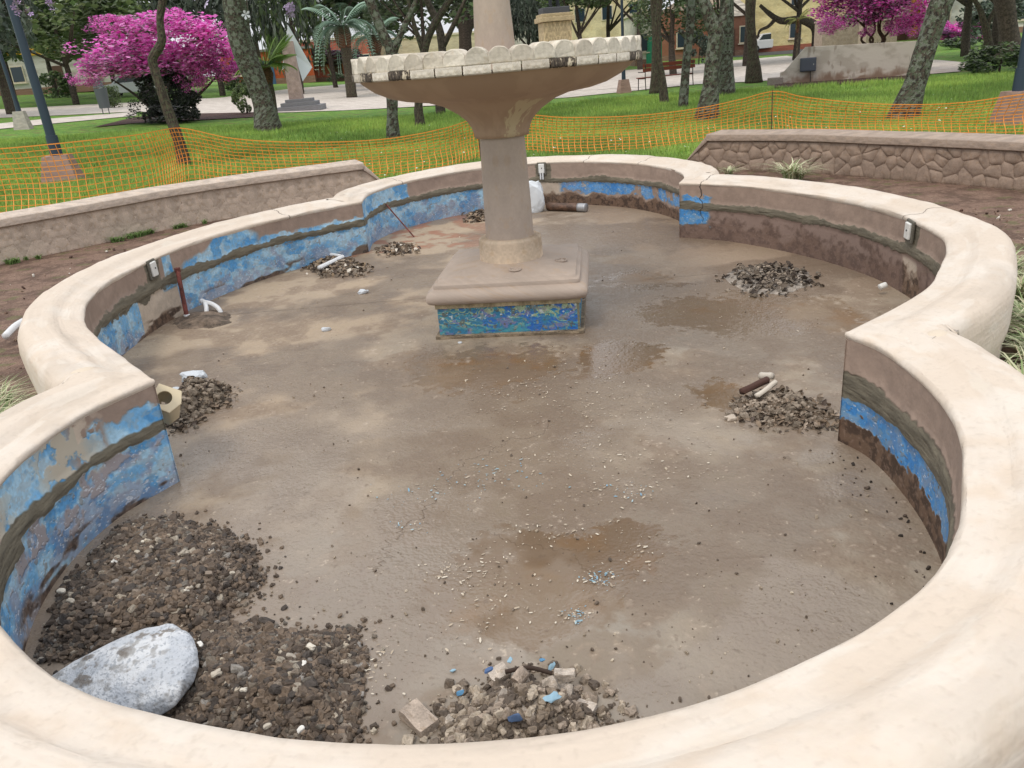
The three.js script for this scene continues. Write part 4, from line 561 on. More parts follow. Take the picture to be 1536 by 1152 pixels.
{
  const T = [bladeTuft(1, 90, .3, .006, 1.1), bladeTuft(2, 80, .26, .006, 1.3), bladeTuft(3, 100, .34, .005, .9)]; const r = rng(8);
  const put = (x, z, k, s, label) => { const m = solo('variegated_grass', T[k % 3], BLADE, label, 'plant', [x, -.01, z], 'striped grass clumps round the fountain'); m.rotation.y = r() * 6; m.scale.setScalar(s); };
  const LBL = 'striped pale green grass clump growing beside the right lobe', LBL2 = 'striped pale grass clump growing beside the left lobe';
  for (let i = 0; i < 40; i++) { const u = r(), d = .02 + .4 * r() * r(); const p = TR.right.at(lerp(2.2, TR.right.L - .3, u), .42 + d); put(p[0], p[2], i, .8 + .4 * r(), LBL); }
  for (let i = 0; i < 22; i++) { const p = TR.front.at(TR.front.L - .05 - r() * .9, .42 + .45 * r()); put(p[0], p[2], i, .8 + .3 * r(), LBL); }
  for (let i = 0; i < 34; i++) { const p = TR.left.at(.2 + r() * 1.3, .44 + .4 * r()); put(p[0], p[2], i, .75 + .4 * r(), LBL2); }
  const a = onPlane(1196, 262, .1); put(a.x, a.z - .25, 0, 1.25, 'large pale striped grass clump between the right lobe and the stone wall'); put(a.x + .12, a.z - .3, 1, 1.1, 'large pale striped grass clump between the right lobe and the stone wall'); const b = onPlane(1097, 252, .1); put(b.x, b.z - .1, 1, .8, 'sparse dry grass clump before the end of the stone wall');
  // weeds along the foot of the left wall, litter bits on the soil
  const W = []; for (let i = 0; i < 150; i++) { const s = 2.2 + r() * 5.6; if (fbm(s * 1.7, 3, 3) < .45) continue; const p = WL.at(s, .04 + .1 * r()); W.push({ x: p[0], y: -.01, z: p[2], b: r() * 6, s: .35 + .4 * r() }); }
  const wt = bladeTuft(7, 26, .14, .006, 1.2); { const cc = wt.attributes.color; for (let i = 0; i < cc.count; i++) cc.setXYZ(i, .12, .2, .05); } scatter('wall_weeds', 'low green weeds along the foot of the left wall', 'weeds', wt, BLADE, W);
  const S = []; for (let i = 0; i < 500; i++) { const left = r() < .6, p = left ? TR.left.at(1.2 + r() * 3, .6 + 2.4 * r()) : TR.right.at(.8 + r() * 2, .6 + 1.8 * r()); const s = .006 + .018 * Math.pow(r(), 3); S.push({ x: p[0], y: -.008 + s * .3, z: p[2], a: r() * 3, b: r() * 6, c: r() * 3, s, col: r() < .12 ? '#d8d2c8' : ['#5d4438', '#7a6253', '#8f7a68', '#4b362c'][Math.floor(r() * 4)] }); }
  scatter('soil_litter', 'stones and pale litter bits on the reddish soil', 'litter', rockG[1], STONEM, S);
  { const a = TR.left.at(.62, .4, .16), b = TR.left.at(.5, .44, 0); solo('stick', limb([V3(b[0], 0, b[2]), V3(a[0] + .01, .3, a[2])], [.005], 6), std('#6a5a4a'), 'thin dry stick leaning on the outside of the left lobe', 'stick'); }
  // cement block and white pipe against the outside of the left lobe
  const q = TR.left.at(.4, .46, 0); solo('cement_block', box(.2, .22, .12, 0, .1, 0, .01), CONC[1], 'dark cement block by the outer corner of the left lobe', 'block', [q[0], 0, q[2]]).rotation.y = .5;
  const e0 = onPlane(8, 505, .06), e1 = onPlane(36, 482, .1); solo('plastic_pipe', limb([e0, V3((e0.x + e1.x) / 2, .09, (e0.z + e1.z) / 2), e1], [.026], 10), PVC, 'white plastic pipe lying against the outside of the left lobe', 'pipe');
}
// ---------------------------------------------------------------- lawn blades
{
  const r = rng(23), tg = (() => { const P = [], ix = [], col = []; for (let i = 0; i < 9; i++) { const a = r() * 6.28, x = (r() - .5) * .09, z = (r() - .5) * .09, h = .035 + .035 * r(), d = .03 * r(), k = P.length / 3, w = .004, g = .75 + .5 * r(); P.push(x - w * Math.sin(a), 0, z + w * Math.cos(a), x + w * Math.sin(a), 0, z - w * Math.cos(a), x + d * Math.cos(a), h, z + d * Math.sin(a)); for (let j = 0; j < 3; j++) col.push(g, g, g); ix.push(k, k + 1, k + 2); } return geom(P, ix, null, col); })();
  const L = []; for (let i = 0; i < 130000; i++) { const px = -60 + r() * 1660, d = 10.2 + 18 * Math.pow(r(), 1.5), q = ray(px, 84 - (px - 768) * .0845), k = d / Math.hypot(q.x, q.z), x = q.x * k, z = q.z * k; if (z > -9.5) continue; if (Math.hypot(x, z + 5) < 6.6 && z > -10.9) continue; const n = fbm(x * .6, z * .6, 3), s = (.8 + .7 * r()) * (d > 18 ? 1.5 : 1); if (fbm(x * .8 + 40, z * .8, 4) > .6 && r() < .75) continue; const c = new THREE.Color().setHSL(.238 + .035 * (r() - .5) - .03 * (n - .5), .62 + .1 * r(), .2 + .09 * r() + .22 * (n - .5)); L.push({ x, y: terr(x, z) - .004, z, b: r() * 6.3, s, sy: s * (.8 + .4 * r()), col: c }); }
  scatter('lawn_grass', 'short bright green lawn grass behind the orange net', 'grass', tg, new THREE.MeshStandardMaterial({ vertexColors: true, roughness: .8, side: THREE.DoubleSide }), L);
  const F = []; for (let i = 0; i < 420; i++) { const px = 480 + r() * 1000, d = 11.5 + 14 * r(), q = ray(px, 84 - (px - 768) * .0845), k = d / Math.hypot(q.x, q.z); F.push({ x: q.x * k, y: terr(q.x * k, q.z * k) + .05, z: q.z * k, b: r() * 6, a: .5 * r(), s: .01 + .016 * r() * r(), col: r() < .7 ? '#e9ebdc' : '#d8d06a' }); }
  const fg = new THREE.CircleGeometry(1, 6); fg.rotateX(-1.2); scatter('lawn_flowers', 'tiny white flowers dotted over the lawn', 'flowers', fg, new THREE.MeshStandardMaterial({ side: THREE.DoubleSide, roughness: .8 }), F);
}
// ---------------------------------------------------------------- lamp posts
const POSTM = std('#2b3a4a', .45), LBASE = mottled('#9b8075', { amp: .15, scale: 6, size: 256 });
function lampPost(x, y, wpx, hpx, label, lean = 0, baseC = LBASE) {
  const p = onTerr(x, y), k = p.length() / FPX * 1.02, w = wpx * k, h = hpx * k, g = thing('lamp_post', label, 'lamp post', [p.x, p.y - .03, p.z], 0, 'park lamp posts');
  const b = new THREE.CylinderGeometry(w * .36, w * .56, h, 4, 1); b.rotateY(Math.PI / 4 + .2); b.scale(1.25, 1, 1.25); b.translate(0, h / 2, 0); const bb = b.toNonIndexed(); bb.computeVertexNormals(); part(g, 'base', bb, baseC);
  part(g, 'pole', limb([V3(0, h * .9, 0), V3(lean * .2, 1.6, 0), V3(lean, 4.2, 0)], [w * .13, w * .12, w * .1], 12), POSTM); part(g, 'pole_sleeve', cyl(w * .17, w * .155, .35, 0, h * .95, 0, 12), POSTM);
  const gl = new THREE.SphereGeometry(.17, 18, 14); gl.translate(lean, 4.38, 0); part(g, 'globe', gl, std('#d9dad6', .3)); part(g, 'globe_cup', cyl(.06, .1, .1, lean, 4.15, 0), POSTM);
}
lampPost(96, 272, 44, 34, 'dark lamp post on a pinkish concrete foot behind the net by the left wall', -.1);
lampPost(36, 194, 18, 22, 'dark lamp post with pale conical foot beside the far footpath', -.15, mottled('#b3aca4', { size: 256 }));
lampPost(936, 139, 17, 18, 'dark lamp post with tapered concrete foot at the plaza edge', 0);
lampPost(1520, 186, 40, 40, 'dark lamp post on a brown concrete foot behind the right wall', .05);

// ---------------------------------------------------------------- trees
const BARK = painted(512, 512, .03, (u, v, c, q) => { const a = Math.min(u, 1 - u) * 2, b = Math.min(v, 1 - v) * 2, n = fbm(a * 30, b * 8, 5), f = fbm(a * 90, b * 40, 3), l = fbm(a * 14 + 5, b * 14, 5); c[0] = 84; c[1] = 72; c[2] = 60; mix(c, [52, 44, 38], ss(.45, .6, n)); mix(c, [120, 108, 92], ss(.6, .75, f) * .5); mix(c, [92, 104, 74], ss(.54, .64, l) * .5); q[0] = n * .7 + f * .3; q[1] = .9; }, R);
const LICHEN = painted(512, 512, .03, (u, v, c, q) => { const a = Math.min(u, 1 - u) * 2, b = Math.min(v, 1 - v) * 2, n = fbm(a * 26, b * 10, 5), f = fbm(a * 80, b * 60, 3), l = fbm(a * 9 + 5, b * 9, 5); c[0] = 80; c[1] = 70; c[2] = 60; mix(c, [48, 41, 36], ss(.45, .6, n)); mix(c, [128, 136, 122], ss(.53, .62, l + .4 * (f - .5)) * .8); mix(c, [92, 104, 80], ss(.56, .62, fbm(a * 14 + 50, b * 14, 4)) * .7); q[0] = n * .6 + f * .4; q[1] = .9; }, R);
const DARKBARK = mottled('#4d443b', { amp: .36, scale: 11, bump: .02 });
const leafMat = (o = {}) => new THREE.MeshPhysicalMaterial({ vertexColors: true, roughness: 1, transmission: .4, thickness: 0, side: THREE.DoubleSide, ...o });
const LEAFM = leafMat();
// crown: leaf sprays spread through overlapping lumps; cols linear rgb
function crownGeo(seed, n, rx, ry, rz, lumps, size, cols, droop = 0) {
  const r = rng(seed), P = [], N = [], C = [], L = []; for (let i = 0; i < lumps; i++) { const a = r() * 6.28, e = (r() - .45) * 2, k = .35 + .6 * Math.sqrt(r()), ce = Math.sqrt(Math.max(0, 1 - e * e * .8)); L.push([Math.cos(a) * rx * k * ce, e * ry * .75, Math.sin(a) * rz * k * ce, .2 + .24 * r(), .7 + .6 * r()]); }
  for (let i = 0; i < n; i++) {
    const l = L[Math.floor(r() * lumps)]; let x, y, z, d; do { x = r() * 2 - 1; y = r() * 2 - 1; z = r() * 2 - 1; d = x * x + y * y + z * z; } while (d > 1); const sh = Math.pow(d, -.22); x *= sh; y *= sh; z *= sh;
    const px = l[0] + x * l[3] * rx, py = l[1] + y * l[3] * ry * 1.1 - droop * r() * r() * ry, pz = l[2] + z * l[3] * rz, s = size * (.6 + .8 * r()), c = cols[Math.floor(r() * cols.length)], k = l[4] * (.8 + .4 * r());
    const a = r() * 6.28, t = (r() - .5) * 2.4, ux = Math.cos(a), uz = Math.sin(a), vx = -uz * Math.cos(t), vy = Math.sin(t) - (droop ? .9 : 0), vz = ux * Math.cos(t); const w = s * (droop ? .3 : .5);
    const q = [[-ux * w, 0, -uz * w], [vx * s * .5 + ux * w * .1, vy * s * .5 - .1 * s, vz * s * .5 + uz * w * .1], [ux * w, 0, uz * w], [-vx * s * .5, -vy * s * .5, -vz * s * .5]];
    for (const j of [0, 1, 2, 0, 2, 3]) { P.push(px + q[j][0], py + q[j][1], pz + q[j][2]); C.push(c[0] * k, c[1] * k, c[2] * k); }
  }
  return geom(P, null, null, C);
}
const GREEN = [[.075, .13, .04], [.1, .165, .05], [.06, .11, .034], [.12, .18, .055]], DKGREEN = [[.065, .11, .045], [.08, .135, .055], [.1, .15, .065], [.05, .088, .038]], LTGREEN = [[.14, .2, .06], [.12, .18, .055], [.17, .23, .08], [.09, .15, .045]], GREYG = [[.09, .12, .085], [.07, .1, .07], [.12, .15, .11], [.05, .075, .05]], MAG = [[.82, .13, .6], [.9, .24, .74], [.72, .08, .5], [.94, .36, .82], [.86, .17, .66]], PLUM = [[.07, .012, .05], [.1, .02, .07], [.045, .01, .035]];
const CROWN = { green: crownGeo(1, 7000, 1, .75, 1, 34, .085, GREEN), dark: crownGeo(2, 4300, 1, .7, 1, 26, .085, [...DKGREEN, ...GREEN]), light: crownGeo(3, 7000, 1, .8, 1, 36, .08, LTGREEN), grey: crownGeo(4, 5000, 1, .9, 1, 26, .1, GREYG, .35), round: crownGeo(5, 8000, 1, .95, 1, 48, .07, GREEN), weep: crownGeo(6, 4600, 1, 1, 1, 22, .11, [...GREEN, ...GREYG], .5) };
// near trunks: traced in the picture, standing where their foot meets the lawn
function trunkTree(path, wpx, mat, label, o = {}) {
  const f = onTerr(path[0][0], path[0][1]), z = f.z, pts = path.map(([x, y]) => atZ(x, y, z)), k = Math.hypot(f.x, f.z) / FPX * 1.03;
  const g = thing('park_tree', label, 'tree', [f.x, f.y - .08, f.z], 0, 'park trees'); const loc = pts.map((p) => p.clone().sub(g.position)); loc[0].y = 0; const rad = wpx.map((w) => w * k / 2); rad[0] *= 1.25;
  const last = loc[loc.length - 1], prev = loc[loc.length - 2], d = last.clone().sub(prev).normalize(), topH = o.top ?? 6.4; if (last.y < topH) { loc.push(last.clone().add(d.multiplyScalar((topH - last.y) * .6)), V3(last.x + d.x * .7, topH, last.z - .3)); rad.push(rad[rad.length - 1] * .8, rad[rad.length - 1] * .6); }
  part(g, 'trunk', limb(loc, rad, 14, .16, path[0][0] * .1), mat);
  for (const b of o.branches ?? []) part(g, 'limb', limb(b.map(([x, y, dz = 0]) => atZ(x, y, z + dz).sub(g.position)), [rad[1] * .75, rad[1] * .55, rad[1] * .4], 9, .1), mat);
  const tip = loc[loc.length - 1], rr = (o.r ?? 2.2) * .8; for (let i = 0; i < 4; i++) { const a = i * 1.7 + path[0][0]; part(g, 'limb', limb([tip.clone().add(V3(0, -1.2, 0)), tip.clone().add(V3(Math.cos(a) * rr * .35, -.1, Math.sin(a) * rr * .35)), tip.clone().add(V3(Math.cos(a) * rr * .7, .9, Math.sin(a) * rr * .7))], [rad[rad.length - 1] * .8, .04, .02], 7), mat); }
  const c = part(g, 'crown', CROWN[o.crown ?? 'green'], LEAFM); c.position.copy(tip).add(V3(0, rr * .55, 0)); c.scale.set(rr, rr * .9, rr); c.rotation.y = path[0][0]; return g;
}
trunkTree([[277, 248], [266, 205], [250, 160], [240, 130], [233, 108], [229, 88], [238, 72], [243, 60], [240, 30], [244, 0]], [15, 14, 13, 12, 11, 12, 11, 10, 9, 9], BARK, 'slender crooked tree that holds up the orange net', { top: 4.6, r: 1.6 });
trunkTree([[402, 196], [396, 160], [385, 125], [370, 90], [358, 50], [352, 0]], [34, 28, 27, 30, 30, 30], LICHEN, 'stout mossy tree leaning left on the lawn near the pale monument', { r: 3, crown: 'dark' });
trunkTree([[590, 212], [588, 170], [588, 110], [585, 75], [570, 40], [552, -5]], [17, 15, 15, 14, 13, 12], LICHEN, 'mottled tree with whitish bark behind the bowl beside the net', { r: 2.4, crown: 'dark', branches: [[[587, 85], [604, 45], [625, 0]]] });
trunkTree([[630, 189], [628, 150], [634, 90], [645, 50], [668, 10], [690, -20]], [12, 11, 11, 10, 9, 8], BARK, 'thin dark tree seen under the left half of the bowl', { r: 2.2, crown: 'dark', branches: [[[634, 75], [622, 40], [612, 0]]] });
trunkTree([[661, 171], [659, 140], [664, 90], [658, 40], [640, 0]], [12, 11, 11, 10, 9], DARKBARK, 'short looking dark tree trunk close to the column of the fountain', { r: 2.4, crown: 'dark', branches: [[[664, 70], [684, 30], [700, -5]]] });
trunkTree([[700, 122], [699, 90], [697, 50], [690, 0]], [20, 18, 17, 20], DARKBARK, 'dark thick tree rising behind the left of the upper column', { r: 3.4, crown: 'dark', branches: [[[697, 60], [708, 25], [722, -5]]] });
trunkTree([[983, 140], [984, 100], [985, 50], [982, 0]], [14, 12, 12, 12], BARK, 'straight dark tree in front of the red bench', { r: 2.2 });
trunkTree([[997, 156], [993, 115], [987, 85], [986, 40], [990, 0]], [11, 9, 9, 8, 8], BARK, 'thin tree crossing the straight one before the bench', { r: 1.8 });
trunkTree([[1024, 164], [1028, 110], [1032, 70], [1036, 35], [1037, 0]], [12, 11, 11, 11, 12], LICHEN, 'thin lichen spotted tree before the right end of the bench', { r: 2, branches: [[[1033, 60], [1024, 50], [1018, 46]]] });
trunkTree([[1060, 182], [1066, 130], [1070, 90], [1074, 50], [1066, 30], [1052, -5]], [28, 20, 20, 20, 18, 14], LICHEN, 'sturdy forked tree covered with pale grey lichen by the net', { r: 2.6, crown: 'dark', branches: [[[1074, 55], [1086, 25], [1092, -5]]] });
trunkTree([[1088, 143], [1088, 90], [1090, 40], [1090, 0]], [23, 19, 19, 18], LICHEN, 'straight ivy and lichen coated tree right of the forked one', { r: 2.6, crown: 'dark' });
trunkTree([[1131, 124], [1129, 80], [1126, 40], [1126, 0]], [20, 13, 12, 13], BARK, 'smooth brown tree with a flared foot at the plaza edge', { r: 2.4 });
trunkTree([[1352, 180], [1370, 130], [1384, 85], [1398, 45], [1414, 0]], [32, 27, 26, 25, 26], LICHEN, 'tree leaning right with broad pale lichen patches', { r: 2.8, crown: 'dark' });
trunkTree([[1517, 92], [1514, 60], [1510, 30], [1506, 0]], [30, 22, 20, 22], DARKBARK, 'dark broad tree beside the green shrub at the side path', { r: 3.2, crown: 'dark' });
trunkTree([[1484, 88], [1482, 60], [1478, 40], [1470, 15], [1462, 0]], [12, 9, 8, 6, 5], BARK, 'slim forked tree left of the dark broad tree', { r: 1.6, branches: [[[1479, 42], [1488, 22], [1498, 5]]] });
// trees farther off
function farTree(x, d, h, r, ry, kind, label, th = .16) {
  const p = away(x, d), g = thing('park_tree', label, 'tree', [p.x, p.y - .1, p.z], x, 'trees beyond the plaza'), R0 = rng(x + 7);
  part(g, 'trunk', limb([[0, 0, 0], [.1 * R0(), h * .4, .1], [.3 * (R0() - .5), h * .85, 0]], [th * 1.3, th, th * .6], 9, .15, x), DARKBARK);
  for (let i = 0; i < 4; i++) { const a = R0() * 6.28; part(g, 'limb', limb([[0, h * .45, 0], [Math.cos(a) * r * .35, h * .65, Math.sin(a) * r * .35], [Math.cos(a) * r * .75, h * (.8 + .2 * R0()), Math.sin(a) * r * .75]], [th * .6, th * .4, th * .2], 7), DARKBARK); }
  const c = part(g, 'crown', CROWN[kind], LEAFM); c.position.y = h; c.scale.set(r * .9, ry * .9, r * .9); return g;
}
[[-40, 46, 5.2, 3.6, 3, 'grey', 'grey green tree at the near end of the footpath'], [20, 66, 8.2, 5, 4.2, 'weep', 'drooping dark tree over the yellow kiosk'], [110, 58, 5, 5.2, 3.8, 'light', 'pale green feathery tree behind the left bougainvillea'], [175, 72, 5.5, 5.5, 4.2, 'light', 'second feathery light green tree above the bougainvillea'], [85, 82, 9, 7, 5.5, 'dark', 'tall dark tree above the feathery ones'], [240, 80, 8, 7, 5.5, 'dark', 'tall dark tree behind the bougainvillea top'], [330, 62, 6.6, 4.2, 4, 'grey', 'greyish tree behind the stout mossy tree'], [395, 76, 8.5, 5, 5, 'dark', 'dark tree over the orange shop'], [447, 58, 6.5, 2.7, 4.4, 'weep', 'casuarina like drooping tree behind the monument'], [500, 70, 8.4, 5, 4.4, 'dark', 'dark tree behind the silvery palm'], [585, 72, 6.6, 5.4, 4.6, 'dark', 'dense dark tree left of the bowl'], [640, 60, 6.6, 5, 4, 'dark', 'dark many limbed tree over the bowl'], [735, 74, 6.5, 4.5, 4.4, 'dark', 'dark tree behind the upper column'], [795, 66, 4.6, 2.7, 3.6, 'grey', 'bushy greyish tree left of the statue'], [868, 62, 5.8, 3, 2.6, 'green', 'olive tree right of the statue'], [915, 70, 6.6, 4.6, 3.1, 'dark', 'broad dark oak before the pale church'], [960, 62, 6.4, 3.6, 2.4, 'dark', 'dark oak behind the middle lamp post'], [1010, 46, 3.6, 2.4, 2.1, 'round', 'dense round green tree behind the red bench'], [1075, 76, 7.2, 5, 3.4, 'dark', 'dark tree over the brown house'], [1120, 52, 6.2, 4.6, 2.2, 'dark', 'dark spreading tree over the pickup'], [1195, 56, 6.4, 5, 2.4, 'dark', 'very dark oak with a long low bough'], [1330, 70, 8.6, 6, 4, 'dark', 'dark tree above the right bougainvillea'], [1455, 44, 4.6, 3.4, 1.9, 'grey', 'olive grey tree hanging over the side path'], [1500, 40, 4.4, 3, 2.4, 'dark', 'dark leafy tree behind the side path shrub'], [1560, 30, 3.8, 3, 2.4, 'dark', 'dark leafy tree at the lawn end of the side path'], [1420, 90, 12, 7, 3.5, 'dark', 'tall tree over the orange building']].forEach((a) => farTree(...a));
{ // the long low bough of the very dark oak
  const d = 56, k = scene.children.find((o) => o.userData.label === 'very dark oak with a long low bough'); const z = k.position.z, P = (x, y) => atZ(x, y, z).sub(k.position).applyAxisAngle(V3(0, 1, 0), -k.rotation.y);
  part(k, 'limb', limb([P(1226, 70), P(1224, 42), P(1205, 30), P(1172, 31), P(1156, 22), P(1140, 8)], [.34, .3, .24, .19, .15, .1], 10, .15), DARKBARK); part(k, 'limb', limb([P(1162, 30), P(1152, 40), P(1140, 46), P(1136, 58)], [.12, .1, .08, .05], 8), DARKBARK);
}
// palms
function frond(L, n, w, sag, stiff) { const P = [], ix = []; const pt = (t) => [L * t * (1 - .25 * sag * t), L * (stiff * t - sag * t * t), 0]; for (let i = 0; i < n; i++) { const t = .12 + .86 * i / n, [x, y] = pt(t), l = w * Math.sin(Math.PI * (.1 + .88 * t)); for (const e of [-1, 1]) { const k = P.length / 3; P.push(x, y, 0, x + .05 * L, y + .0, 0, x + l * .5, y - l * .35, e * l); ix.push(k, k + 1, k + 2); } } for (let i = 0; i < 10; i++) { const a = pt(i / 10), b = pt((i + 1) / 10), k = P.length / 3; P.push(a[0], a[1], -.012, a[0], a[1], .012, b[0], b[1], .012, b[0], b[1], -.012); ix.push(k, k + 1, k + 2, k, k + 2, k + 3); } return geom(P, ix); }
function palm(x, d, h, L, label, col, n, sag, w, th = .16) { const p = away(x, d), g = thing('palm_tree', label, 'palm', [p.x, p.y - .05, p.z]); part(g, 'trunk', limb([[0, 0, 0], [.04, h * .5, 0], [0, h, 0]], [th * 1.2, th, th * 1.1], 10, .2, x), BARK); part(g, 'leaf_bases', limb([[0, h * .72, 0], [0, h * .9, 0], [0, h + .1, 0]], [th * 1.2, th * 1.9, th * 1.2], 12, .4, x), mottled('#5b3d2a', { amp: .36 })); const r = rng(x), m = std(col, .7, { side: THREE.DoubleSide }), v = [frond(L, 22, w, sag, .8), frond(L, 22, w, sag * 1.2, .5), frond(L * .95, 22, w, sag * .7, 1.2)]; for (let i = 0; i < n; i++) { const f = part(g, 'frond', v[i % 3], m); f.position.y = h; f.rotation.y = i * 2.4 + r() * .4; } }
palm(401, 29, 1.75, 1.2, 'small bright green fan palm behind the stout mossy tree', '#6f8f35', 30, .55, .34, .1);
palm(522, 48, 3.6, 2.6, 'silvery green palm with drooping fronds left of the bowl', '#7f9a86', 30, 1.15, .5, .28);
palm(566, 52, 3.2, 2.3, 'smaller silvery palm tucked behind the bowl edge', '#74907c', 24, 1.2, .45, .24);
palm(12, 48, 4.6, 2.6, 'greyish palm above the footpath lamp', '#8b9b84', 22, .9, .4, .22);
palm(852, 70, 5.2, 2.2, 'green palm behind the statue', '#6f9440', 18, .8, .4, .2);
palm(1196, 50, 2.2, .9, 'small thin palm before the yellow building', '#8a8f50', 10, .8, .2, .05);
// ---------------------------------------------------------------- bougainvilleas and shrubs
const bush = (seed, n, cols, size, lumps = 22, droop = 0) => crownGeo(seed, n, 1, .8, 1, lumps, size, cols, droop);
const MAGM = leafMat({ transmission: .55 });
{
  const p = onTerr(250, 184), g = thing('bougainvillea', 'wide magenta bougainvillea bush over dark foliage at the left mulch bed', 'flowering bush', [p.x, p.y, p.z]), k = p.length() / FPX;
  const at = (x, y, dz = 0) => atZ(x, y, p.z + dz).sub(g.position), blob = (name, geo, x, y, rx, ry, dz = 0, rot = 0) => { const m = part(g, name, geo, MAGM); m.position.copy(at(x, y, dz)); m.scale.set(rx * k, ry * k, rx * k * .8); m.rotation.y = rot; };
  const B = bush(21, 2300, [...MAG, ...MAG, [.1, .13, .04]], .085, 30), B2 = bush(22, 1800, [...MAG, ...MAG, ...PLUM, [.06, .08, .03]], .085, 22), G1 = bush(23, 4200, [[.012, .025, .01], [.02, .035, .014], [.03, .045, .018]], .1, 20);
  for (const [x, y, rx, ry, dz, b] of [[235, 66, 92, 44, 0, 0], [180, 82, 62, 30, .4, 0], [300, 72, 52, 40, .2, 0], [330, 92, 30, 30, -.2, 0], [255, 35, 26, 22, 0, 0], [160, 37, 30, 14, 0, 0], [185, 36, 16, 10, .3, 0], [130, 118, 26, 13, .4, 0], [285, 115, 24, 24, .4, 0], [215, 95, 70, 26, .6, 1], [165, 98, 46, 20, .2, 1], [270, 92, 60, 30, -.6, 1], [320, 108, 36, 20, 0, 1]]) blob('flower_mass', b ? B2 : B, x, y, rx, ry, dz, x);
  for (const [x, y, rx, ry] of [[245, 138, 44, 36], [225, 160, 26, 26], [275, 160, 26, 28], [250, 170, 48, 14]]) blob('foliage', G1, x, y, rx, ry, 0, x);
  for (const [x0, y0, x1, y1] of [[240, 170, 200, 95], [250, 170, 250, 80], [258, 170, 305, 90], [235, 170, 170, 120], [262, 170, 330, 110]]) part(g, 'stem', limb([at(x0, y0), at((x0 + x1) / 2 + 4, (y0 + y1) / 2), at(x1, y1)], [.07, .05, .025], 7), DARKBARK);
}
{
  const p = onTerr(1318, 113), g = thing('bougainvillea', 'tall magenta bougainvillea with twisted stems before the long concrete wall', 'flowering bush', [p.x, p.y, p.z]), k = p.length() / FPX;
  const at = (x, y, dz = 0) => atZ(x, y, p.z + dz).sub(g.position), blob = (name, geo, x, y, rx, ry, dz = 0) => { const m = part(g, name, geo, MAGM); m.position.copy(at(x, y, dz)); m.scale.set(rx * k, ry * k, rx * k * .8); m.rotation.y = x; };
  const B = bush(31, 2300, [...MAG, ...MAG, [.1, .13, .04]], .09, 28), B2 = bush(32, 1900, [...MAG, ...PLUM], .1, 20), G1 = bush(33, 3800, [[.03, .05, .015], [.05, .075, .025], [.08, .1, .035], [.02, .035, .012]], .1, 20);
  for (const [x, y, rx, ry, dz, b] of [[1262, 12, 34, 24, 0, 0], [1248, 38, 22, 14, .2, 0], [1290, -5, 50, 26, 0, 1], [1320, 5, 40, 26, .3, 1], [1365, 10, 40, 34, 0, 0], [1378, 38, 26, 20, -.2, 0], [1345, 40, 20, 14, .3, 0], [1300, 48, 9, 7, .3, 0], [1290, 25, 30, 18, -.4, 1], [1335, -30, 60, 26, 0, 0], [1262, -20, 40, 20, 0, 0]]) blob('flower_mass', b ? B2 : B, x, y, rx, ry, dz);
  for (const [x, y, rx, ry] of [[1316, 96, 24, 20], [1306, 100, 18, 16], [1330, 102, 18, 14], [1318, 78, 18, 14]]) blob('foliage', G1, x, y, rx, ry);
  for (const [x0, x1, y1, w] of [[1310, 1295, 20, -9], [1314, 1305, 10, 6], [1318, 1322, 0, -5], [1322, 1340, 15, 8], [1316, 1330, -5, -6], [1312, 1280, 25, 5]]) part(g, 'stem', limb([at(x0, 108), at(x0 + w, 80), at((x0 + x1) / 2 - w * .8, 60), at((x0 + x1) / 2 + w * .5, 45), at(x1, y1)], [.05, .045, .04, .035, .02], 7, .1), mottled('#54402f', { amp: .36 }));
}
function shrub(x, y, wpx, hpx, cols, label, seed, d = 0, cat = 'shrub') { const p = d ? away(x, d) : onTerr(x, y), k = p.length() / FPX, g = thing('shrub', label, cat, [p.x, p.y, p.z]); const c = part(g, 'foliage', bush(seed, 2600, cols, .12, 18), LEAFM); c.scale.set(wpx * k / 2, hpx * k * .62, wpx * k / 2); c.position.y = hpx * k * .48; part(g, 'stem', limb([[0, -.05, 0], [.05, hpx * k * .5, 0]], [.05, .02], 6), DARKBARK); return g; }
shrub(371, 171, 34, 38, LTGREEN, 'light green leafy shrub at the right end of the left mulch bed', 51);
shrub(90, 147, 44, 32, GREEN, 'dark green clump of leaves beside the far footpath', 52);
shrub(172, 162, 22, 26, LTGREEN, 'clipped green bush next to the litter bin', 53);
shrub(355, 138, 34, 18, GREEN, 'round green bush across the plaza behind the stout tree', 54);
shrub(505, 123, 26, 12, DKGREEN, 'low dark green bush under the plum coloured tree', 55);
shrub(1048, 97, 34, 42, [...GREYG, [.2, .26, .2]], 'silvery green shrub behind the bench right end', 56);
shrub(1497, 112, 88, 36, GREEN, 'broad green shrub spilling over the right lawn', 57);
shrub(1440, 73, 40, 14, DKGREEN, 'clipped dark hedge beyond the side path', 58);
shrub(1453, 82, 14, 8, LTGREEN, 'small yellow green cushion bush on the far lawn', 59);
shrub(1476, 74, 10, 8, LTGREEN, 'tiny yellow green bush by the slim forked tree', 60);
shrub(1486, 68, 70, 54, [...GREYG, [.16, .22, .16]], 'arching grey green shrub behind the slim forked tree', 61);
shrub(1440, 62, 70, 26, [...PLUM, ...MAG], 'distant purple flowering bush beyond the hedge', 62); shrub(1418, 62, 34, 24, MAG, 'distant magenta flowering bush beside the purple one', 63);
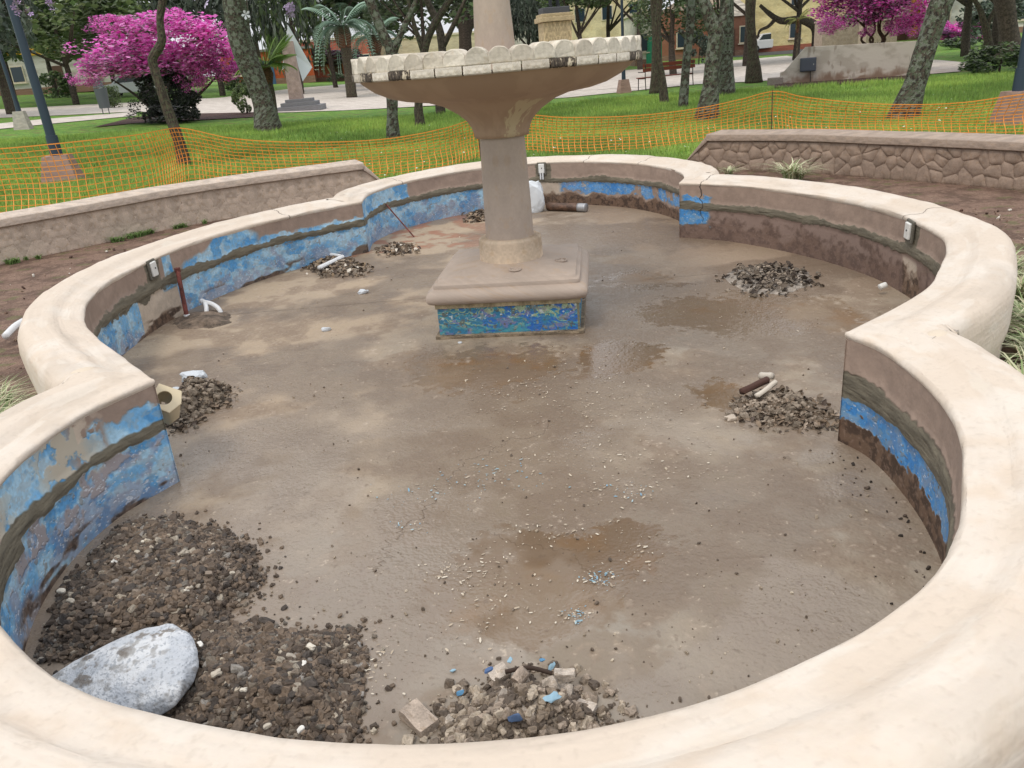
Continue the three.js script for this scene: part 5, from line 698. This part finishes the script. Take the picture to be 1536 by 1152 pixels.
{ const p = onTerr(500, 122), g = thing('plum_tree', 'low plum leaved tree behind the monument', 'tree', [p.x, p.y, p.z]), k = p.length() / FPX; for (const [x, y, rx, ry] of [[0, 32, 42, 15], [-24, 26, 22, 10], [22, 28, 22, 12]]) { const c = part(g, 'crown', bush(71, 2600, PLUM, .12, 16), LEAFM); c.position.set(x * k, y * k, 0); c.scale.set(rx * k, ry * k, rx * k * .8); } for (const e of [-1, 0, 1]) part(g, 'stem', limb([[0, 0, 0], [e * 5 * k, 12 * k, 0], [e * 12 * k, 26 * k, 0]], [.06, .04, .03], 6), DARKBARK); }
// lilac blossom sprays hanging from the slender tree and the stout tree
{ const r = rng(61), fg = (() => { const P = [], ix = []; for (let i = 0; i < 5; i++) { const a = i / 5 * 6.28, k = P.length / 3; P.push(0, 0, 0, Math.cos(a - .4), .25, Math.sin(a - .4), Math.cos(a) * 1.3, .3, Math.sin(a) * 1.3, Math.cos(a + .4), .25, Math.sin(a + .4)); ix.push(k, k + 1, k + 2, k, k + 2, k + 3); } return geom(P, ix); })();
  for (const [x, y, z, n, s, c, lab] of [[76, 4, -13, 16, .05, '#b79bc6', 'lilac blossom spray hanging above the left lamp post'], [40, 25, -13, 8, .045, '#b79bc6', 'smaller lilac blossom spray beside the left lamp post'], [296, 5, -12, 4, .05, '#cdbfdd', 'pale lilac blossom above the bougainvillea'], [435, 18, -22, 14, .07, '#a590b4', 'lilac blossom spray beside the fan palm'], [372, 16, -12, 2, .05, '#dfe4ea', 'white blossom against the stout mossy trunk']]) { const o = atZ(x, y, z), g = thing('blossom_spray', lab, 'blossom', [o.x, o.y, o.z]); part(g, 'twig', limb([[0, .9, 0], [.02, .4, 0], [0, 0, 0]], [.008, .006, .004], 5), DARKBARK); for (let i = 0; i < n; i++) { const f = part(g, 'flower', fg, std(c, .6, { side: THREE.DoubleSide })); f.position.set((r() - .5) * .22, (r() - .3) * .28, (r() - .5) * .22); f.rotation.set(r() * 6, r() * 6, r() * 6); f.scale.setScalar(s * (.6 + .5 * r())); } } }

// ---------------------------------------------------------------- park furniture and monuments
{ // bench seen from behind
  const a = onTerr(966, 136), b = onTerr(1040, 128), g = thing('park_bench', 'red park bench with a plain backboard facing the plaza', 'bench', [a.x, Math.min(a.y, b.y), a.z], Math.atan2(-(b.z - a.z), b.x - a.x)), L = Math.hypot(b.x - a.x, b.z - a.z);
  const RED = mottled('#7a3a2a', { amp: .2 }), FR = std('#3c3330', .6); part(g, 'backboard', box(L + .1, .13, .03, L / 2, .86, .02, .006), RED); part(g, 'backboard', box(L + .1, .13, .03, L / 2, .71, .03, .006), RED); for (const z of [-.12, -.26, -.4]) part(g, 'seat_slat', box(L + .06, .03, .12, L / 2, .44, z, .005), RED);
  for (const x of [.05, L - .05]) { part(g, 'leg', limb([[x, -.05, .06], [x, .45, .02], [x, .92, .05]], [.018], 7), FR); part(g, 'leg', limb([[x, -.05, -.44], [x, .43, -.42]], [.018], 7), FR); part(g, 'seat_support', box(.03, .03, .5, x, .41, -.2), FR); part(g, 'armrest', box(.04, .03, .45, x, .64, -.2, .006), FR); }
}
{ // slab monument with folded white sheet
  const p = onTerr(448, 166), k = p.length() / FPX, g = thing('monument', 'tapered stone slab monument with a folded white metal sheet on low steps', 'monument', [p.x, p.y, p.z]), ST = mottled('#a39189', { amp: .1 }), GR = mottled('#7f8084', { amp: .15 });
  [[62, 7, 40], [48, 5, 30], [36, 4, 22]].reduce((y, [w, h, d]) => { part(g, 'step', box(w * k, h * k, d * k, 4 * k, y + h * k / 2 - .02, 0, .01), GR); return y + h * k; }, 0);
  const b = new THREE.CylinderGeometry(10.5 * k, 13 * k, 76 * k, 4, 1); b.rotateY(Math.PI / 4); b.scale(1, 1, .6); b.translate(0, 50 * k, 0); const bb = b.toNonIndexed(); bb.computeVertexNormals(); part(g, 'slab', bb, ST);
  const W = std('#d2dade', .4, { side: THREE.DoubleSide }), at = (x, y, dz) => { const q = atZ(x, y, p.z + dz).sub(g.position); return [q.x, q.y, q.z]; };
  const T = at(432, 38, -.1), Rr = at(468, 101, -.5), Bo = at(454, 122, -.2), Lf = at(423, 106, -.5), M = at(442, 82, -.24), Ls = at(427, 66, -.3); const P = [...T, ...M, ...Rr, ...Rr, ...M, ...Bo, ...T, ...Ls, ...M, ...Ls, ...Lf, ...M]; const back = []; for (let i = 0; i < P.length; i += 9) for (const j of [0, 6, 3]) back.push(P[i + j], P[i + j + 1], P[i + j + 2] - .05); part(g, 'folded_sheet', geom([...P, ...back]), W);
}
{ // statue on its pedestal
  const p = away(834, 40), k = 40 / FPX * 1.02, g = thing('statue', 'bronze statue of a standing figure on a beige stone pedestal behind the bowl', 'statue', [p.x, p.y, p.z], .12), BE = mottled('#b7a583', { amp: .2 }), DK = std('#4a4b50', .6), BRZ = std('#23262a', .45, { metalness: .4 });
  const w = 38 * k, top = EYE + 40 * k - p.y; part(g, 'base_step', box(w * 1.9, .25, w * 1.9, 0, .1, 0, .02), BE); part(g, 'shaft', box(w, top - .25, w, 0, (top - .25) / 2 + .2, 0, .02), BE); part(g, 'shaft_panel', box(w * .68, (top - .4) * .62, .04, 0, top * .5, w / 2, .015), BE); part(g, 'cornice', box(w * 1.22, 6 * k, w * 1.22, 0, top + 2 * k, 0, .03), BE); part(g, 'cornice_step', box(w * 1.1, 4 * k, w * 1.1, 0, top + 7 * k, 0, .02), BE); part(g, 'plaque_block', box(w * .95, 9 * k, w * .9, 0, top + 12 * k, 0, .03), DK);
  const y0 = top + 16 * k; part(g, 'figure', merge([limb([[-.16, y0, .1], [-.15, y0 + .5, .02], [-.1, y0 + .95, 0]], [.085, .075, .11], 10), limb([[.2, y0, .02], [.17, y0 + .5, 0], [.1, y0 + .95, 0]], [.085, .075, .11], 10), box(.12, .1, .28, -.16, y0 + .04, .14, .03), box(.12, .1, .28, .21, y0 + .04, .08, .03), limb([[0, y0 + .85, 0], [0, y0 + 1.15, 0], [0, y0 + 1.45, 0], [0, y0 + 1.56, 0]], [.2, .18, .23, .08], 12), limb([[-.24, y0 + 1.45, 0], [-.34, y0 + 1.15, .02], [-.3, y0 + .85, .12]], [.08, .06, .045], 8), limb([[.24, y0 + 1.45, 0], [.36, y0 + 1.2, .05], [.2, y0 + 1.05, .2]], [.08, .06, .045], 8), (() => { const h = new THREE.SphereGeometry(.12, 14, 12); h.scale(.85, 1.1, 1); h.translate(0, y0 + 1.7, .01); return h; })()]), BRZ);
}
{ // long low concrete wall with raked end and mounted box
  const a = onTerr(1170, 127), b = onTerr(1378, 113), L = Math.hypot(b.x - a.x, b.z - a.z), k = a.length() / FPX, g = thing('concrete_wall', 'long pale concrete wall with a raked left end behind the mulch bed', 'wall', [a.x, Math.min(a.y, b.y) - .05, a.z], Math.atan2(-(b.z - a.z), b.x - a.x)); const C = painted(512, 256, .004, (u, v, c, q) => { const n = fbm(u * 12, v * 5, 5), f = fbm(u * 60, v * 24, 3), st = fbm(u * 30, v * 2, 4); c[0] = 192; c[1] = 183; c[2] = 172; mix(c, [172, 162, 150], ss(.45, .7, n)); mix(c, [112, 84, 66], ss(.36, .1, v + (st - .5) * .5) * ss(.4, .6, n + .1) * .7); mix(c, [120, 104, 92], ss(.7, .78, st) * .4); q[0] = f; q[1] = .85; }, R);
  const H = 1.15, sh = new THREE.Shape([[0, 0], [L, 0], [L, H * .93], [.75, H], [.12, .45], [0, .42]].map((p) => new THREE.Vector2(...p))); const e = new THREE.ExtrudeGeometry(sh, { depth: .16, bevelEnabled: true, bevelSize: .01, bevelThickness: .01, bevelSegments: 1 }); const uv = e.attributes.uv, pp = e.attributes.position; for (let i = 0; i < uv.count; i++) uv.setXY(i, pp.getX(i) / 5, pp.getY(i) / 1.16); e.translate(0, 0, -.16); part(g, 'wall_panel', e, C);
  part(g, 'end_step', box(.5, .28, .4, -.16, .14, -.1, .02), mottled('#8f847c', {}));
  const bx = thing('wall_box', 'dark grey electric cabinet fixed to the long pale concrete wall', 'electrical box', [0, 0, 0]); const q = V3(.85, .62, .1).applyAxisAngle(V3(0, 1, 0), g.rotation.y).add(g.position); bx.position.copy(q); bx.rotation.y = g.rotation.y; const GB = std('#454a55', .5); part(bx, 'cabinet', box(.5, .42, .2, 0, 0, 0, .02), GB); part(bx, 'door', box(.44, .36, .012, 0, 0, .106, .005), GB); part(bx, 'latch', box(.03, .05, .02, .17, 0, .12), std('#9a9a9a', .4)); part(bx, 'cable', limb([[.08, -.2, .0], [.1, -.45, -.02], [.1, -.66, -.02]], [.012], 6), std('#333'));
}
{ const p = away(1262, 46), k = 46 / FPX; const g = thing('concrete_block', 'plain beige concrete block behind the long wall', 'block', [p.x, p.y, p.z], .1); part(g, 'block_body', box(62 * k, 1.9, .8, 0, .95, 0, .02), mottled('#a8998a', { amp: .15 })); part(g, 'block_cap', box(64 * k, .08, .86, 0, 1.94, 0, .02), mottled('#b0a294', { amp: .1 })); const p2 = away(1318, 44), g2 = thing('concrete_block', 'second beige block half hidden by the bougainvillea stems', 'block', [p2.x, p2.y, p2.z], .1); part(g2, 'block_body', box(40 * k, 1.75, .7, 0, .87, 0, .02), mottled('#b3a391', { amp: .15 })); part(g2, 'block_cap', box(42 * k, .07, .76, 0, 1.78, 0, .02), mottled('#b0a294', { amp: .1 })); }
{ // green play kiosk
  const p = away(1279, 58), k = 58 / FPX, g = thing('kiosk', 'small bright green kiosk seen over the long wall', 'kiosk', [p.x, p.y, p.z]), GN = std('#3f9a2e', .5), GD = std('#1f7a4a', .5); part(g, 'body', box(22 * k, 2.0, 1, 0, 1.0, 0, .04), std('#8fa53a', .6)); part(g, 'roof', (() => { const c = new THREE.CylinderGeometry(.5, .85, .4, 8); c.scale(1, 1, .9); c.translate(0, 2.2, 0); return c; })(), GN); part(g, 'opening', box(8 * k, .8, .06, 2 * k, 1.1, .5), std('#20303a', .3)); part(g, 'door', box(5 * k, 1.6, .06, -6 * k, .85, .5), GD); }
{ // litter bin on two legs
  const p = onTerr(160, 172), k = p.length() / FPX, g = thing('litter_bin', 'dark grey litter bin on two thin legs by the left bougainvillea', 'litter bin', [p.x, p.y, p.z]), D = std('#4c5355', .6); const b = new THREE.CylinderGeometry(8 * k, 6.5 * k, 24 * k, 14); b.translate(0, 20 * k, 0); part(g, 'bin', b, D); for (const e of [-1, 1]) part(g, 'leg', cyl(.02, .02, 34 * k, e * 4 * k, -.02, 0, 7), D); const h = new THREE.CylinderGeometry(2 * k, 7 * k, 14 * k, 12); h.translate(-1 * k, 40 * k, 0); part(g, 'hood', h, D); }
// ---------------------------------------------------------------- vehicles
function carBody(len, w, prof, cab) { const mk = (pts, ww) => { const e = new THREE.ExtrudeGeometry(new THREE.Shape(pts.map((p) => new THREE.Vector2(...p))), { depth: ww - .12, bevelEnabled: true, bevelSize: .05, bevelThickness: .06, bevelSegments: 3 }); e.translate(-len / 2, 0, -ww / 2 + .06); return e; }; return [mk(prof, w), mk(cab, w * .86)]; }
function vehicle(name, label, x, d, turn, pick) {
  const p = away(x, d), g = thing(name, label, pick ? 'pickup truck' : 'car', [p.x, p.y + .02, p.z], turn); const WH = new THREE.MeshPhysicalMaterial({ color: '#d8dadb', roughness: .35, clearcoat: .8, clearcoatRoughness: .1 }), GL = std('#1d242a', .1), TY = std('#17181a', .8), RI = std('#9a9da0', .35, { metalness: .7 }), len = pick ? 5.2 : 4.2;
  const prof = pick ? [[.05, .45], [.05, .9], [.25, 1.05], [1.3, 1.12], [1.45, 1.12], [3.4, 1.12], [5.15, 1.1], [5.15, .5], [4.6, .42], [.6, .42]] : [[.05, .4], [.08, .72], [.4, .85], [1.1, .95], [3.6, .98], [4.1, .9], [4.15, .5], [3.8, .34], [.5, .34]], cab = pick ? [[1.2, 1.1], [1.75, 1.68], [3.1, 1.74], [3.45, 1.12]] : [[.95, .93], [1.6, 1.4], [2.9, 1.44], [3.75, .96]];
  const [b, c] = carBody(len, 1.78, prof, cab); part(g, 'body', b, WH); part(g, 'cabin', c, WH); const inset = cab.map(([X, Y], i) => [lerp(X, pick ? 2.4 : 2.4, .12), lerp(Y, (cab[0][1] + cab[1][1]) / 2, .16)]); for (const e of [-1, 1]) { const s = new THREE.ShapeGeometry(new THREE.Shape(inset.map((q) => new THREE.Vector2(...q)))); s.translate(-len / 2, 0, 0); if (e < 0) s.rotateY(Math.PI), s.scale(-1, 1, -1), s.scale(1, 1, -1); s.translate(0, 0, e * (1.78 * .43 + .012)); part(g, 'side_window', s, std('#1d242a', .1, { side: THREE.DoubleSide })); }
  const wx = pick ? [.95, 4.15] : [.8, 3.35]; for (const X of wx) for (const e of [-1, 1]) { const t = new THREE.CylinderGeometry(.36, .36, .24, 24); t.rotateX(Math.PI / 2); t.translate(X - len / 2, .36, e * .8); const wmesh = part(g, 'wheel', t, TY); const r = new THREE.CylinderGeometry(.22, .22, .26, 16); r.rotateX(Math.PI / 2); r.translate(X - len / 2, .36, e * .8); part(wmesh, 'rim', r, RI); }
  part(g, 'windscreen', box(.03, .5, 1.3, (pick ? 1.46 : 1.25) - len / 2, pick ? 1.38 : 1.18, 0).rotateZ(0), GL); for (const e of [-1, 1]) { part(g, 'headlight', box(.06, .14, .34, .06 - len / 2, pick ? .86 : .68, e * .62, .02), std('#e6e8ea', .2)); part(g, 'tail_light', box(.06, .3, .14, len / 2 + .0, pick ? .9 : .8, e * .78, .02), std('#8a1d1a', .3)); }
  return g;
}
vehicle('pickup_truck', 'white pickup truck parked in front of the yellow building', 1147, 92, .35, true);
vehicle('parked_car', 'white car glimpsed under the left bougainvillea', 197, 70, .1, false);
// ---------------------------------------------------------------- buildings across the street
function building(x, d, wpx, hM, label, tone, o = {}) {
  const p = away(x, d), k = d / FPX, w = wpx * k, D = 8, g = thing('building', label, 'building', [p.x, p.y - .2, p.z - D / 2], o.turn ?? 0), WM = mottled(tone, { amp: .12, scale: 5 }), H = hM, TR2 = mottled(o.trim ?? '#d8cdb8', { amp: .1 });
  part(g, 'wall', box(w, H, D, 0, H / 2, 0), WM); part(g, 'roof', o.roof === 'hip' ? (() => { const c = new THREE.CylinderGeometry(w * .12, w * .74, 1.8, 4, 1); c.rotateY(Math.PI / 4); c.scale(1, 1, D / w * .98); c.translate(0, H + .9, 0); const n = c.toNonIndexed(); n.computeVertexNormals(); return n; })() : box(w + .3, .25, D + .3, 0, H + .12, 0, .02), o.roofC ? mottled(o.roofC, { amp: .3 }) : TR2); part(g, 'plinth_band', box(w + .06, .7, D + .06, 0, .35, 0), mottled(o.base ?? '#8d6f5e', { amp: .2 }));
  const n = o.win ?? Math.max(1, Math.round(w / 3.2)); for (let i = 0; i < n; i++) { const X = (i + .5) / n * w - w / 2, door = o.doors?.includes(i); const f = part(g, door ? 'door' : 'window', box(door ? 1.3 : 1.15, door ? 2.4 : 1.5, .08, X, door ? 1.3 : 2, D / 2 + .04), door ? std(o.doorC ?? '#5b4033', .6) : TR2); if (!door) { part(f, 'pane', box(.95, 1.3, .03, X, 2, D / 2 + .09), std('#2c3a44', .15)); part(f, 'sill', box(1.35, .09, .2, X, 1.2, D / 2 + .08), TR2); } else part(f, 'handle', box(.05, .2, .05, X + .45, 1.2, D / 2 + .1), std('#999', .4)); if (H > 5.5) { const f2 = part(g, 'window', box(1.15, 1.4, .08, X, H - 1.5, D / 2 + .04), TR2); part(f2, 'pane', box(.95, 1.2, .03, X, H - 1.5, D / 2 + .09), std('#2c3a44', .15)); } }
  if (o.awning) part(g, 'awning', (() => { const b = box(w * .9, .12, 1.4, 0, 3.1, D / 2 + .7); return b; })(), std(o.awning, .6)); if (o.sign) part(g, 'signboard', box(w * .5, .7, .12, 0, 3.9, D / 2 + .1, .02), std(o.sign, .5)); return g;
}
building(20, 95, 210, 4.2, 'white shop row with a yellow sign far behind the footpath', '#c9c6bd', { sign: '#d9a520', doors: [1, 3], turn: .25 });
building(190, 100, 150, 3.6, 'pale shop with a green awning far behind the bougainvillea', '#c4c0b6', { awning: '#2f7a58', doors: [1], turn: .2 });
building(395, 96, 120, 3.4, 'orange fronted shop behind the fan palm', '#b5552c', { doors: [1], doorC: '#3d5d7e', turn: .15, roofC: '#8d8a86' });
building(500, 98, 120, 4.4, 'salmon house behind the plum coloured tree', '#c26a55', { doors: [1], turn: .1 });
building(650, 105, 190, 4.6, 'cream house row behind the bowl', '#d0c3a6', { doors: [2], turn: .05 });
building(795, 112, 90, 9.5, 'tall greyish block left of the statue', '#b9b6ad', { turn: 0 });
building(915, 90, 110, 6.6, 'pale cream church like hall behind the dark oak', '#d6c9a2', { doors: [1], turn: -.05 });
building(975, 74, 34, 4.1, 'white side annex with a bright green door behind the bench', '#d9d4c6', { win: 2, doors: [1], doorC: '#2f8f6a', turn: -.05 });
building(1062, 88, 110, 4.6, 'brown brick house with a hipped roof behind the lichen trees', '#94644f', { roof: 'hip', roofC: '#8f7f6e', doors: [1], turn: -.12 });
building(1115, 84, 46, 3.6, 'low house with a grey sheet roof beside the pickup', '#8a5f50', { roof: 'hip', roofC: '#a39c90', doors: [0], win: 2, turn: -.15 });
building(1205, 92, 150, 6.4, 'large plain yellow building behind the pickup', '#d8cb98', { win: 1, turn: -.2, base: '#9a5f4c' });
building(1345, 100, 150, 5, 'white shop building behind the right bougainvillea', '#c9c3b8', { doors: [2], turn: -.3 });
building(1432, 98, 60, 9, 'orange and teal shop front seen past the leaning tree', '#c98a35', { sign: '#2f8f92', awning: '#2f8f92', doors: [0], turn: -.35 });
building(1500, 92, 120, 4.4, 'white shop row behind the arching grey green shrub', '#cfcac2', { doors: [1], turn: -.4 });
renderer.render(scene, camera);
